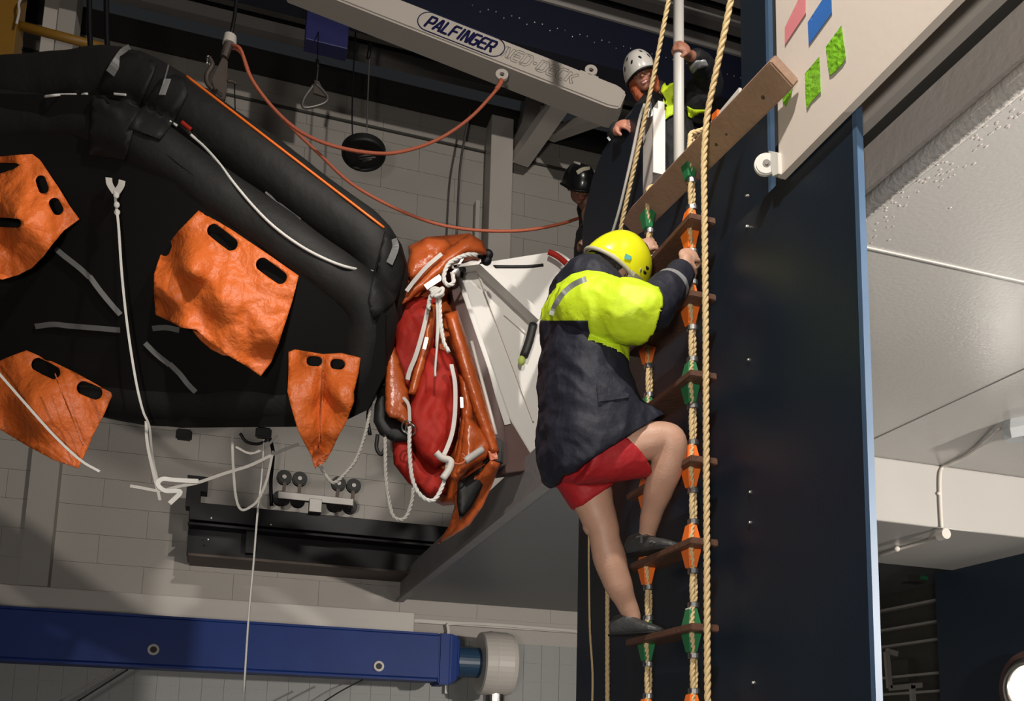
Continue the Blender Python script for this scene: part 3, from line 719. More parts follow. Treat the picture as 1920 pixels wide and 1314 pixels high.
# ================================================================ BLACK LIFE RAFT (seen from below)
RC = at(400, 500, Y=5.3); RN = V((-.42, -.72, -.55)).normalized()
def rp(x, y, off=0.0):
    """pixel -> point on the raft's bottom plane, raised off metres towards its underside"""
    d = ray(x, y); t = (RC+RN*off-CAM).dot(RN)/d.dot(RN); return CAM+d*t
raft = thing('life_raft', 'big black inflated raft hanging tilted, underside with orange water pockets towards us', 'raft', RC)
fpix = [(-330, 300), (-60, 175), (190, 178), (262, 250), (480, 420), (660, 545), (722, 590), (722, 700), (690, 768), (640, 792), (560, 800), (340, 802), (275, 795), (195, 768), (0, 745), (-200, 720), (-360, 500)]
prism('raft_floor', [rp(*p) for p in fpix], RN*-.03, M['floorfab'], raft)
def raft_tube(nm, pix, off, r, closed=True):
    P = [rp(x, y, off) for x, y in pix]; out = []
    n = len(P)
    for i in range(n):                      # short fillets at the corners keep the straight sides straight
        a, b, c = P[i-1], P[i], P[(i+1) % n]; u = (a-b); v = (c-b); e = min(.22, u.length*.35, v.length*.35)
        p0 = b+u.normalized()*e; p1 = b+v.normalized()*e
        for k in range(5):
            t = k/4; out.append((1-t)**2*p0+2*t*(1-t)*b+t*t*p1)
    bm = bmesh.new(); dens = []
    for a, b in zip(out, out[1:]+out[:1]):
        k = max(1, int((b-a).length/.05))
        for j in range(k): dens.append(a.lerp(b, j/k))
    rings = []; m = len(dens)
    for i, p in enumerate(dens):
        t = (dens[(i+1) % m]-dens[i-1]).normalized(); x = RN.cross(t).normalized(); y = t.cross(x); rg = []
        for k in range(24):
            a = 2*math.pi*k/24; q = p+(x*math.cos(a)+y*math.sin(a))*r
            nz = noise.noise(q*2.2)*.018+noise.noise(q*7)*.005
            rg.append(bm.verts.new(p+(x*math.cos(a)+y*math.sin(a))*(r+nz)))
        rings.append(rg)
    for a, b in zip(rings, rings[1:]+rings[:1]):
        for k in range(24): bm.faces.new((a[k], a[(k+1) % 24], b[(k+1) % 24], b[k]))
    return tobj(nm, bm, M['tube'], raft, True)
c1p = [(228, 238), (702, 572), (682, 700), (618, 750), (300, 752), (130, 728), (-190, 690), (-330, 440), (-210, 250), (-40, 222)]
raft_tube('lower_tube', c1p, -.14, .158)
def _o2(p, s=1.0): return p
c2p = [(262, 142), (722, 474), (708, 640), (640, 740), (300, 745), (130, 722), (-190, 660), (-350, 360), (-215, 165), (-30, 168)]
raft_tube('upper_tube', c2p, -.44, .165)
# gusset wrap patches at corners (darker seam shoulders) with ribbed grey tapes
def tube_surf(x, y, Y): return at(x, y, Y=Y)
def surf(x, y, lift=.004):
    """nearest raft surface along the sight line (ray-cast on the tubes and floor)"""
    best = None; d = ray(x, y).normalized()
    for o in raft.children:
        if o.type != 'MESH' or o.name.split('.')[0] not in ('lower_tube', 'upper_tube', 'raft_floor', 'corner_wrap'): continue
        ok, loc, n_, _ = o.ray_cast(CAM, d)
        if ok and (best is None or (loc-CAM).length < best): best = (loc-CAM).length
    if best is None: return None
    return CAM+d*(best-lift)
bpy.context.view_layer.update()
def wrap(pix, lift=.03, name='corner_wrap', m='tube', step=12):
    vs, fs, OL = tri2d(pix, [], step); bm = bmesh.new(); F = []
    for v in vs:
        s = surf(v.x, v.y, lift); F.append(bm.verts.new(s) if s is not None else None)
    for f in fs:
        if all(F[i] is not None for i in f):
            q = [F[i] for i in f]
            if max((q[0].co-q[1].co).length, (q[1].co-q[2].co).length) < .3: bm.faces.new(q)
    me = D.meshes.new(name); bm.to_mesh(me); bm.free(); o = D.objects.new('t', me); C.objects.link(o)
    s_ = o.modifiers.new('s', 'SOLIDIFY'); s_.thickness = min(.012, lift*1.2); s_.offset = 0
    me = bake(o); return link(name, me, M[m], raft, True)
def tape(L, w, name='seam_tape', m='tape', lift=.012):
    P = [surf(x, y, lift) for x, y in L]; P = [p for p in P if p is not None]
    if len(P) < 2: return
    bm = bmesh.new()
    if len(P) > 2: P = catmull(P, 3)
    sweep(bm, P, 0, flat=(w, .004), flatdir=(P[0]-CAM).normalized()*-1); return tobj(name, bm, M[m], raft)
wrap([(205, 120), (250, 92), (300, 108), (262, 200), (235, 300), (165, 290), (170, 190)], .018)
wrap([(300, 150), (345, 135), (352, 175), (325, 230), (300, 262), (240, 240)], .018)
wrap([(722, 432), (765, 470), (745, 560), (700, 600), (690, 560), (705, 500)], .015)
for L in (((245, 92), (232, 100), (218, 120), (207, 138)),): tape(L, .05)
for k in range(5): tape(((316+k*3, 122+k*.5), (309+k*2.6, 148), (299+k*2.4, 178)), .008)
tape(((738, 448), (742, 462), (737, 478), (730, 494)), .04)
tape(((498, 360), (530, 386), (563, 411)), .012)
for L in (((104, 466), (122, 481), (150, 503), (168, 520)), ((168, 518), (190, 548), (210, 572), (226, 590)), ((66, 612), (100, 608), (130, 611), (180, 615), (225, 619)), ((286, 616), (310, 614), (336, 619)), ((272, 643), (292, 663), (318, 684)), ((318, 682), (338, 702), (352, 720), (367, 735))):
    tape(L, .032, 'floor_tape')
def ropeon(L, r, m, nm, lift=.012):
    P = [surf(x, y, lift) or at(x, y, Y=5) for x, y in L]; return tube(nm, P, r, M[m], raft, 8, 6)
ropeon(((357, 252), (380, 272), (410, 305), (440, 345), (480, 392), (520, 430), (570, 465), (620, 490), (660, 503), (700, 509)), .0085, 'white', 'grab_line')
ropeon(((318, 227), (326, 232), (332, 236)), .008, 'white', 'grab_line')
ropeon(((84, 181), (110, 178), (140, 177), (164, 176)), .007, 'white', 'grab_line')
ropeon(((214, 176), (225, 177), (236, 178)), .007, 'white', 'grab_line')
ropeon(((340, 237), (348, 243), (357, 252)), .016, 'rubber', 'line_sleeve', .02)
ropeon(((341, 229), (348, 235), (358, 243)), .013, 'red', 'red_toggle', .045)
# orange line along the top edge
P = []
for i in range(13):
    x = 350+(720-350)*i/12; y = 143+(427-143)*i/12
    lo = None
    for k in range(0, 60, 2):
        s = surf(x-k*.45, y+k*.7, .012)
        if s is not None: lo = s; break
    if lo is not None: P.append(lo)
if len(P) > 2: tube('edge_line', P, .008, M['chock'], raft, 6, 3)
# ---- water pockets
def pocket(label, faces, inner=None):
    t = thing('water_pocket', label, 'pocket', rp(*faces[0][0][0]))
    t['group'] = 'orange water pockets under the raft'
    return t
def depth_ctrl(pts):  # (x, y, height off the raft floor)
    return idw([(x, y, rp(x, y, h).y) for x, y, h in pts])
def part(name, outline, ctrl, holes=(), seed=0, amp=.016, sc=.013, parent=None, m='tarp', folds=None, step=6.5):
    return sheet(name, outline, M[m], parent or raft, depth_ctrl(ctrl), holes, step=step, amp=amp, sc=sc, seed=seed, thick=.005, folds=folds)
# biggest pocket
p = part('water_pocket', [(372, 395), (430, 428), (500, 475), (560, 517), (548, 565), (530, 620), (522, 645), (508, 680), (489, 705), (460, 685), (430, 668), (402, 648), (385, 634), (368, 618), (360, 617), (340, 614), (320, 603), (292, 590), (289, 550), (289, 515), (300, 480), (334, 434)],
 [(372, 395, .02), (560, 517, .02), (489, 705, .22), (366, 618, .30), (290, 590, .12), (300, 480, .02), (430, 550, .26), (365, 500, .30), (330, 540, .2), (430, 428, .03), (500, 475, .03), (520, 600, .16)],
 [oval(417, 445, 33, 13, 38), oval(509, 508, 33, 13, 36)], seed=1, amp=.022)
p['label'] = 'largest orange pocket in the middle'
part('pocket_back', [(355, 612), (368, 600), (420, 640), (432, 668), (418, 666), (396, 655), (376, 638)], [(355, 612, .10), (432, 668, .12)], seed=3, amp=.005, parent=p)
# upper left pocket
p = part('water_pocket', [(-30, 296), (20, 292), (61, 289), (75, 300), (90, 322), (110, 352), (130, 385), (149, 411), (120, 432), (98, 458), (82, 480), (60, 502), (35, 515), (5, 524), (-30, 520), (-40, 400)],
 [(61, 289, .05), (149, 411, .05), (5, 524, .25), (-30, 300, .08), (50, 400, .3), (-20, 450, .2), (90, 350, .12)],
 [oval(79, 346, 18, 10, 72), oval(105, 387, 17, 11, 62), oval(10, 417, 30, 9, 4), [(-25, 304), (30, 306), (38, 309), (25, 318), (0, 326), (-25, 328)]], seed=11, amp=.028, sc=.018)
p['label'] = 'orange pocket cut by the left picture edge, upper one'
# lower left pocket
p = part('water_pocket', [(-30, 690), (10, 672), (50, 657), (90, 674), (140, 698), (180, 720), (212, 738), (196, 775), (175, 815), (160, 850), (147, 878), (100, 862), (50, 835), (0, 805), (-30, 800)],
 [(50, 657, .02), (212, 738, .02), (147, 878, .32), (0, 805, .25), (80, 760, .3), (-30, 690, .1)],
 [oval(86, 691, 29, 13, 27), oval(168, 732, 25, 13, 22)], seed=21, amp=.016)
p['label'] = 'orange pocket at the lower left with two oval holes'
part('crease_seam', stroke([(103, 700), (118, 740), (140, 795), (156, 835)], 1.2), [(100, 700, .31), (156, 835, .34)], seed=2, amp=0, parent=p, m='canopy', step=3)
# small tapering pocket on the right
fold = lambda x, y: .045*max(0, 1-abs(x-(606-(y-660)*.045))/14)
p = part('water_pocket', [(541, 660), (553, 655), (606, 664), (640, 662), (676, 671), (672, 700), (663, 735), (664, 752), (650, 790), (636, 815), (622, 845), (612, 862), (603, 862), (606, 868), (597, 875), (590, 870), (586, 858), (570, 830), (558, 805), (548, 770), (539, 735), (541, 700)],
 [(541, 660, .03), (676, 671, .03), (597, 875, .30), (606, 664, .12), (570, 740, .26), (645, 740, .26), (606, 760, .18)],
 [oval(589, 677, 15, 9.5, 3), oval(633, 683, 14, 10, 6)], seed=31, amp=.014, folds=fold)
p['label'] = 'narrow orange pocket tapering to a tied point'
part('centre_seam', stroke([(606, 668), (604, 720), (601, 770), (598, 830)], 1.3), [(606, 664, .16), (598, 830, .30)], amp=0, parent=p, m='canopy', step=3)
part('tied_tip', [(590, 832), (600, 846), (618, 852), (606, 858), (612, 866), (598, 864), (592, 880), (585, 862)], [(590, 832, .36), (598, 864, .36)], amp=.004, parent=p, m='canopy', step=4)
# buckles and straps at the bottom edge
for x, y in ((345, 815), (494, 812)):
    s = rp(x, y, -.1); bm = bmesh.new(); box(bm, s, (.10, .05, .07)); bmesh.ops.bevel(bm, geom=bm.edges[:], offset=.01, segments=2, affect='EDGES'); tobj('buckle', bm, M['rubber'], raft)
tube('strap_loop', [rp(x, y, -.1) for x, y in ((450, 812), (462, 828), (485, 832), (505, 822))], .01, M['rubber'], raft, 6, 5)

# ---- loose white webbing and cords (all in front of or below the raft)
def wc_(L, w, nm, label, m='white', Y=None, h=.004, sm=6):
    P = [rp(x, y, .32) if Y is None else at(x, y, Y=Y) for x, y in L]
    return tag(ribbon(nm, P, w, h, M[m], None, facing=(0.1, -1, 0), sm=sm), label, 'strap')
t = thing('webbing_strap', 'long white webbing strap with forked top hanging down the middle of the raft', 'strap', rp(216, 345, .06))
P = [rp(216, 358, .06), rp(217, 380, .07), rp(222, 420, .1), rp(229, 520, .16), rp(240, 620, .2), rp(255, 715, .24), rp(268, 770, .24), rp(280, 800, .2), rp(285, 850, .15), rp(296, 905, .12)]
ribbon('strap', P, .014, .004, M['white'], t, (0.1, -1, 0), 6)
ribbon('fork', [rp(204, 333, .03), rp(206, 346, .04), rp(216, 362, .06)], .035, .004, M['whitetape'], t, (0.1, -1, 0), 4)
ribbon('fork', [rp(229, 338, .03), rp(227, 348, .04), rp(218, 362, .06)], .035, .004, M['whitetape'], t, (0.1, -1, 0), 4)
for y in (366, 384, 398):
    bm = bmesh.new(); ell(bm, rp(218+(y-366)*.05, y, .075), (.016, .01, .02)); tobj('knot', bm, M['white'], t)
o = ribbon('white_strap', [rp(-60, 640, .34), rp(-20, 680, .34), rp(40, 748, .36), rp(100, 815, .36), rp(150, 862, .36), rp(187, 884, .34)], .016, .004, M['white'], None, (0.1, -1, 0)); tag(o, 'white strap crossing the lower left pocket diagonally', 'strap')
Yw = 5.9
def w2(L, w, nm, lab, m='dimwhite', cat='strap', Y=Yw): return tag(ribbon(nm, [at(x, y, Y=Y) for x, y in L], w, .005, M[m], None, (0.1, -1, 0.1)), lab, cat)
w2([(274, 790), (276, 830), (286, 880), (297, 925), (300, 938)], .018, 'grey_strap', 'grey strap hanging from the raft edge into the knot of white webbing')
w2([(560, 832), (520, 848), (470, 872), (420, 888), (370, 905), (335, 912), (300, 920), (262, 914), (244, 911)], .02, 'white_webbing', 'wide white webbing running level left to its frayed end')
w2([(372, 902), (330, 900), (305, 898), (296, 908), (310, 920), (338, 922), (318, 944)], .028, 'white_webbing', 'folded white webbing tail curling below the level webbing', 'white', Y=5.895)
w2([(435, 808), (437, 870), (442, 930), (452, 955), (470, 950), (485, 935), (500, 900), (512, 845)], .016, 'white_webbing', 'white webbing loop hanging below the raft left of the black hose')
w2([(442, 838), (470, 850), (498, 838), (520, 815)], .015, 'grey_strap', 'short grey strap loop under the raft buckle')
o = tube('cord', [rp(496, 815, -.1)]+[at(x, y, Y=6.0) for x, y in ((490, 900), (483, 960), (475, 1060), (466, 1160), (457, 1300))], .007, M['white'], None, 6, 4); tag(o, 'long thin white cord dropping from the raft past the blue boom', 'cord')
o = rope('cord', [at(x, y, Y=5.35) for x, y in ((697, 735), (694, 770), (684, 815), (668, 860), (645, 890), (625, 905), (610, 890), (600, 872))], .011, M['dimwhite']); tag(o, 'thin white cord looping from the raft edge to the tip of the narrow pocket', 'cord')
o = tube('cord', [at(x, y, Y=5.36) for x, y in ((706, 715), (700, 738), (692, 760), (690, 790), (694, 815))], .012, M['black'], None, 6, 4); tag(o, 'short black cord hanging at the right lower edge of the raft', 'cord')
bm = bmesh.new(); ell(bm, at(697, 742, Y=5.33), (.03, .02, .035)); kn = tobj('rope_knot', bm, M['white'], None, True); tag(kn, 'white knot at the right lower edge of the raft', 'knot')

# ================================================================ ORANGE RAFT BUNDLE in its white cradle
Yc = 5.55
cr = thing('raft_cradle', 'white fibreglass cradle tray standing on the deck edge behind the climber', 'cradle', at(980, 880, Y=Yc+.2))
def cq(pix, Y0, off, m, nm, bev=.004): return prism(nm, [at(x, y, Y=Y0) for x, y in pix], off, M[m], cr, bev)
cq([(846, 500), (905, 492), (1045, 470), (1062, 480), (1085, 500), (1070, 700), (1050, 850), (1002, 862), (980, 880), (940, 868), (905, 740)], Yc+.1, (.0, .05, 0), 'cradle', 'tray')
cq([(838, 505), (850, 502), (915, 690), (945, 800), (950, 870), (925, 882)], Yc-.12, (.02, .26, 0), 'maroon', 'side_wall')
cq([(925, 800), (950, 775), (1002, 862), (985, 882), (930, 890)], Yc-.02, (.0, .1, 0), 'maroon', 'foot_plate')
for L, w_ in ((((846, 502), (905, 494)), .05), (((900, 496), (1010, 600)), .06), (((848, 504), (948, 800)), .045)):
    bm = bmesh.new(); bar(bm, at(*L[0], Y=Yc+.02), at(*L[1], Y=Yc+.02), w_, .1, V((0, 1, 0))); tobj('rim', bm, M['cradle'], cr)
bm = bmesh.new(); bar(bm, at(893, 503, Y=Yc+.09), at(1000, 790, Y=Yc+.09), .012, .012, V((0, 1, 0))); tobj('seam_ridge', bm, M['steel_white'], cr)
bm = bmesh.new(); bar(bm, at(945, 590, Y=Yc+.09), at(985, 625, Y=Yc+.09), .006, .006, V((0, 1, 0))); tobj('crack', bm, M['steel_white'], cr)
tube('edge_bead', [at(925, 500, Y=Yc+.1), at(985, 500, Y=Yc+.1), at(1018, 497, Y=Yc+.1)], .012, M['rubber'], cr, 8, 3)
tube('red_strap', [at(1028, 472, Y=Yc+.04), at(1045, 480, Y=Yc+.03), at(1062, 494, Y=Yc+.03)], .02, M['red'], cr, 8, 3)
bm = bmesh.new(); cyl(bm, at(868, 506, Y=Yc-.04), at(868, 506, Y=Yc+.0), .022); cyl(bm, at(866, 512, Y=Yc-.05), at(866, 520, Y=Yc-.05), .012); tobj('latch', bm, M['black'], cr)
lt = thing('rescue_light', 'dark strap with a lime green light hanging on the cradle behind the climber', 'light', at(985, 650, Y=5.56))
tube('strap', [at(1000, 608, Y=5.6), at(992, 640, Y=5.6), at(982, 668, Y=5.6)], .03, M['rubber'], lt, 10, 4)
bm = bmesh.new(); ell(bm, at(978, 676, Y=5.6), (.026, .026, .034)); tobj('light_head', bm, M['flashbulb'], lt)

bd = thing('orange_raft_bundle', 'folded orange and dark red raft canopy lashed into the cradle beside the black raft', 'raft', at(800, 700, Y=5.5))
def pw(nm, outline, m, Yd, thick, seed=0, amp=.03, sc=.02, edge=45, folds=None, step=8):
    return pillow(nm, outline, M[m], bd, (lambda x, y: Yd) if not callable(Yd) else Yd, thick, step, amp, sc, seed, edge, folds)
diag = lambda x, y: .022*noise.noise(V(((x*.9+y*.35)*.045, (y*.9-x*.35)*.012, 2)))*2+.012*noise.noise(V(((x*.8-y*.5)*.09, y*.02, 7)))*2
pw('canopy_body', [(765, 462), (800, 444), (850, 440), (880, 437), (905, 455), (918, 480), (900, 492), (850, 500), (845, 560), (905, 740), (935, 830), (925, 880), (900, 905), (870, 945), (830, 948), (790, 930), (755, 890), (732, 840), (728, 760), (735, 640), (750, 540), (768, 490)], 'canopy', 5.62, .5, 1, .035, .016, 60, diag)
pw('red_liner', [(752, 560), (790, 555), (822, 560), (830, 600), (812, 660), (790, 720), (770, 745), (752, 730), (737, 690), (735, 620)], 'red', 5.36, .22, 2, .03, .02, 35, diag)
pw('red_liner', [(800, 650), (830, 655), (852, 668), (862, 700), (863, 780), (850, 840), (835, 870), (815, 880), (790, 860), (770, 820), (762, 780), (775, 720), (790, 680)], 'red', 5.30, .26, 4, .03, .016, 40, diag)
pw('red_liner', [(735, 820), (770, 815), (800, 860), (840, 880), (838, 930), (805, 935), (765, 905), (738, 870)], 'red', 5.40, .2, 5, .03, .02, 35)
pw('orange_fold', [(770, 465), (800, 445), (838, 448), (850, 462), (820, 500), (790, 520), (765, 530), (762, 500)], 'canopy', 5.35, .2, 6, .03, .03, 30, diag)
pw('orange_fold', [(880, 437), (905, 452), (915, 478), (880, 478), (845, 500), (800, 540), (765, 565), (752, 572), (760, 545), (800, 505), (845, 462)], 'canopy', 5.25, .16, 8, .012, .02, 25)
pw('hanging_flap', [(726, 655), (740, 650), (755, 690), (765, 730), (773, 790), (766, 805), (745, 785), (730, 782), (722, 770), (722, 700)], 'canopy', 5.22, .06, 9, .01, .015, 20)
pw('dark_underfold', [(702, 760), (722, 700), (730, 780), (768, 800), (770, 830), (740, 830), (712, 815), (700, 790)], 'rubber', 5.34, .12, 10, .015, .02, 20)
pw('arch_tube', stroke([(845, 585), (862, 640), (880, 700), (900, 765), (918, 820), (928, 850)], [13, 15, 15, 14, 12, 9]), 'canopy', 5.2, .15, 12, .006, .04, 16, None, 5)
pw('arch_tube', stroke([(812, 570), (800, 640), (783, 700), (772, 740)], [8, 10, 10, 8]), 'canopy', 5.22, .1, 13, .006, .04, 12, None, 5)
pw('arch_tube', stroke([(868, 700), (878, 760), (872, 830), (862, 880), (850, 900)], [9, 12, 13, 14, 8]), 'canopy', 5.24, .12, 14, .012, .04, 14, diag, 5)
pw('orange_fold', [(870, 770), (890, 790), (915, 815), (925, 840), (912, 860), (880, 880), (850, 895), (862, 850), (868, 800)], 'canopy', 5.20, .14, 15, .03, .03, 22, diag, 6)
pw('drooping_tail', [(920, 862), (938, 868), (925, 905), (905, 950), (880, 985), (840, 1010), (820, 1020), (842, 985), (852, 950), (850, 930), (870, 900), (895, 890)], 'canopy', lambda x, y: 5.25+(y-900)*.0035, .10, 16, .02, .03, 20, diag, 6)
pw('dark_fold', [(858, 905), (895, 880), (912, 870), (905, 910), (885, 950), (862, 975), (856, 940)], 'rubber', 5.24, .06, 17, .01, .03, 18)
def wt(L, w_, nm='white_piping', m='whitetape', Y=5.16): return ribbon(nm, [at(x, y, Y=Y) for x, y in L], w_, .006, M[m], bd, (0.1, -1, 0.05))
wt([(828, 476), (800, 500), (778, 525), (762, 546)], .024)
wt([(802, 580), (793, 620), (780, 665), (768, 695), (764, 712)], .026)
wt([(846, 683), (853, 720), (853, 770), (848, 810), (838, 840), (830, 856)], .026, Y=5.12)
wt([(756, 745), (766, 760), (768, 790)], .02, 'tape_edge')
wt([(870, 480), (858, 500), (846, 515)], .012, 'tape_edge', 'steel')
bm = bmesh.new(); bar(bm, at(797, 540, Y=5.1), at(826, 520, Y=5.1), .035, .02, V((0, 1, 0))); tobj('reflective_clip', bm, M['steel'], bd)
bm = bmesh.new(); bar(bm, at(795, 655, Y=5.12), at(800, 633, Y=5.12), .02, .01, V((0, 1, 0))); tobj('reflective_clip', bm, M['steel'], bd)
bm = bmesh.new(); bar(bm, at(865, 745, Y=5.12), at(866, 765, Y=5.12), .02, .01, V((0, 1, 0))); tobj('reflective_clip', bm, M['steel'], bd)
tube('steel_edge', [at(884, 640, Y=5.2), at(905, 720, Y=5.2), at(930, 815, Y=5.2)], .012, M['steel_white'], bd, 6, 4)
bm = bmesh.new(); bbox(bm, at(912, 868, Y=5.2), at(938, 830, Y=5.3)); bmesh.ops.bevel(bm, geom=bm.edges[:], offset=.02, segments=3, affect='EDGES'); tobj('black_buckle', bm, M['black'], bd)
bm = bmesh.new(); bar(bm, at(926, 862, Y=5.17), at(922, 845, Y=5.17), .05, .02, V((0, 1, 0))); tobj('buckle_tongue', bm, M['canopy'], bd)
for x, y in ((763, 800), (770, 805)):
    bm = bmesh.new(); sweep(bm, [at(x, y, Y=5.12)+V((math.cos(a)*.03, 0, math.sin(a)*.036)) for a in [2*math.pi*k/16 for k in range(17)]], .005, 6, cap=False); tobj('steel_ring', bm, M['steel'], bd)
for x, y in ((893, 466), (903, 476), (912, 488), (915, 477)):
    bm = bmesh.new(); ell(bm, at(x, y, Y=5.3), (.035, .03, .035)); tobj('toggle_knob', bm, M['black'], bd)
def cdr(L, r, lab, m='white', Y=5.08): return tag(rope('white_rope', [at(x, y, Y=Y) for x, y in L], r, M[m]), lab, 'rope')
cdr([(895, 478), (875, 478), (850, 488), (838, 500), (832, 520), (838, 534), (850, 530), (848, 510)], .014, 'white rope looped over the top corner of the cradle')
cdr([(812, 548), (806, 560), (803, 580)], .014, 'short white rope tail left of the knot on the bundle')
cdr([(768, 800), (768, 850), (774, 900), (790, 930), (812, 938), (828, 915), (838, 880), (840, 862)], .013, 'white rope hanging in a deep loop below the red liner')
cdr([(722, 820), (724, 900), (734, 960), (748, 974), (762, 968), (772, 940), (775, 915)], .012, 'thin rope loop hanging lowest left of the orange bundle', 'dimwhite')
cdr([(824, 550), (826, 600), (832, 640), (842, 660)], .013, 'white rope end with a whipped tip hanging from the bundle knot')
o = tube('brown_loop', [at(x, y, Y=5.2) for x, y in ((708, 815), (706, 840), (715, 852), (722, 840), (722, 815))], .012, M['rubber'], None, 8, 5); tag(o, 'small dark loop under the left fold of the bundle', 'loop')
k = thing('knotted_rope', 'white knot of doubled rope at the top of the red liner', 'knot', at(820, 545, Y=5.05))
tube('turn', [at(x, y, Y=5.05) for x, y in ((806, 546), (814, 540), (826, 544), (830, 552), (820, 556), (810, 550), (818, 544), (828, 546))], .011, M['white'], k, 8, 6)
tube('turn', [at(x, y, Y=5.03) for x, y in ((808, 556), (818, 548), (830, 540), (828, 550), (814, 556))], .011, M['white'], k, 8, 6)
for L in (((818, 556), (820, 600), (818, 650)), ((822, 556), (824, 590), (820, 640), (816, 690), (816, 706))): tube('cord_end', [at(x, y, Y=5.08) for x, y in L], .008, M['whitetape'], k, 6, 4)
lj = thing('canopy_lashing', 'white padded lashing with thin orange loop across the bottom of the bundle', 'strap', at(860, 870, Y=5.06))
tube('padded_rope', [at(x, y, Y=5.06) for x, y in ((818, 848), (828, 858), (845, 864), (842, 880), (830, 898))], .022, M['whitetape'], lj, 8, 5)
tube('padded_rope', [at(x, y, Y=5.06) for x, y in ((872, 864), (890, 852), (905, 842))], .022, M['whitetape'], lj, 8, 4)
tube('orange_loop', [at(x, y, Y=5.05) for x, y in ((845, 864), (858, 870), (870, 866), (872, 856), (866, 850))], .006, M['orange_rope'], lj, 6, 5)

# ================================================================ GATE PANEL WITH TAPES, POSTS, POLE
gp = thing('gate_panel', 'large off-white hinged panel with coloured tape patches at the top right', 'panel', (1.77, 2.5, 3.67))
XP = 1.765
a = at(1460, 330, X=XP); z0 = a.z
prism('panel_board', [(XP, a.y, z0), (XP, .7, z0), (XP, .7, 5.9), (XP, a.y, 5.9)], (.026, 0, 0), M['panel'], gp, .003)
boxobj('lower_strip', (XP-.002, .7, z0-.008), (XP+.028, a.y, z0), M['panel'], gp)
def onp(x, y, off=.003): return at(x, y, X=XP-off)
def patch(nm, L, m, label, rough=False):
    vs, fs, _ = tri2d(L, [], 6); bm = bmesh.new(); bv = [bm.verts.new(at(v.x, v.y, X=XP-.004-(abs(noise.noise(V((v.x*.09, v.y*.09, 3))))*.006 if rough else 0))) for v in vs]
    for f in fs: bm.faces.new([bv[i] for i in f])
    me = D.meshes.new(nm); bm.to_mesh(me); bm.free(); o = D.objects.new('t', me); C.objects.link(o); s_ = o.modifiers.new('s', 'SOLIDIFY'); s_.thickness = .0015
    me = bake(o); o = link(nm, me, M[m], gp); o['label'] = label
patch('tape_patch', [(1472, 52), (1472, 84), (1511, 25), (1511, -14), (1500, -6)], 'pink', 'faded pink tape patch')
patch('tape_patch', [(1515, 42), (1517, 84), (1560, 24), (1559, -8), (1546, -6)], 'bluetape', 'blue tape patch')
patch('tape_patch', [(1549, 88), (1578, 48), (1586, 106), (1580, 120), (1568, 133), (1556, 142), (1553, 120)], 'greentape', 'crinkled green tape patch, upper right', True)
patch('tape_patch', [(1510, 138), (1537, 106), (1539, 172), (1530, 182), (1522, 190), (1513, 204), (1511, 180)], 'greentape', 'crinkled green tape patch, middle', True)
patch('tape_patch', [(1468, 182), (1486, 160), (1482, 182), (1474, 200), (1468, 190)], 'greentape', 'green tape patch partly behind the spreader end', True)
hg = thing('hinge_disc', 'round white plastic hinge disc at the lower corner of the off-white panel', 'hinge', at(1437, 304, X=1.76))
c = at(1437, 306, X=1.74); hd = V((-.35, -.93, -.1)).normalized(); bm = bmesh.new(); cyl(bm, c, c-hd*.022, .042, n=36)
bmesh.ops.bevel(bm, geom=[e for e in bm.edges if len(e.link_faces) == 2 and e.calc_face_angle(0) > 1], offset=.005, segments=2, affect='EDGES')
tobj('disc', bm, M['plastic'], hg)
ht = [at(x, y, X=1.752) for x, y in ((1440, 282), (1459, 286), (1460, 326), (1448, 331))]
prism('tab', ht, (.02, .0, 0), M['plastic'], hg, .002)
bm = bmesh.new(); cyl(bm, c+hd*.006, c-hd*.03, .007, n=14); tobj('pin', bm, M['steel'], hg)
bm = bmesh.new(); cyl(bm, c+hd*.002, c-hd*.001, .014, n=18); tobj('washer', bm, M['dullsteel'], hg)
wp = thing('white_channel_post', 'short white channel post at the left side of the boarding opening', 'post', (1.88, 4.0, 4.3))
p0 = at(1206, 220, X=1.86); p1 = at(1234, 206, X=1.86)
boxobj('web', (1.86, p1.y, 4.42), (1.895, p0.y, p0.z-.03), M['steel_white'], wp)
boxobj('flange', (1.83, p1.y-.008, 4.42), (1.895, p1.y, p1.z), M['steel_white'], wp)
bm = bmesh.new(); cyl(bm, at(1217, 212, X=1.83), at(1217, 212, X=1.88), .02, n=16); tobj('clamp', bm, M['steel'], wp)
pl_ = thing('white_grab_pole', 'upright white pole gripped by the person in the white helmet', 'pole', (2.44, 4.6, 4.5))
a = at(1277, 60, Y=4.6); b = at(1268, 250, Y=4.6)
bm = bmesh.new(); bx = (a.x+b.x)/2; cyl(bm, (bx, 4.6, 4.5), (bx, 4.6, 7.6), .033, n=24); tobj('tube', bm, M['plastic'], pl_, True)
bm = bmesh.new(); cyl(bm, (bx, 4.6, 4.5), (bx, 4.6, 4.53), .08, n=24); tobj('foot_plate', bm, M['plastic'], pl_)

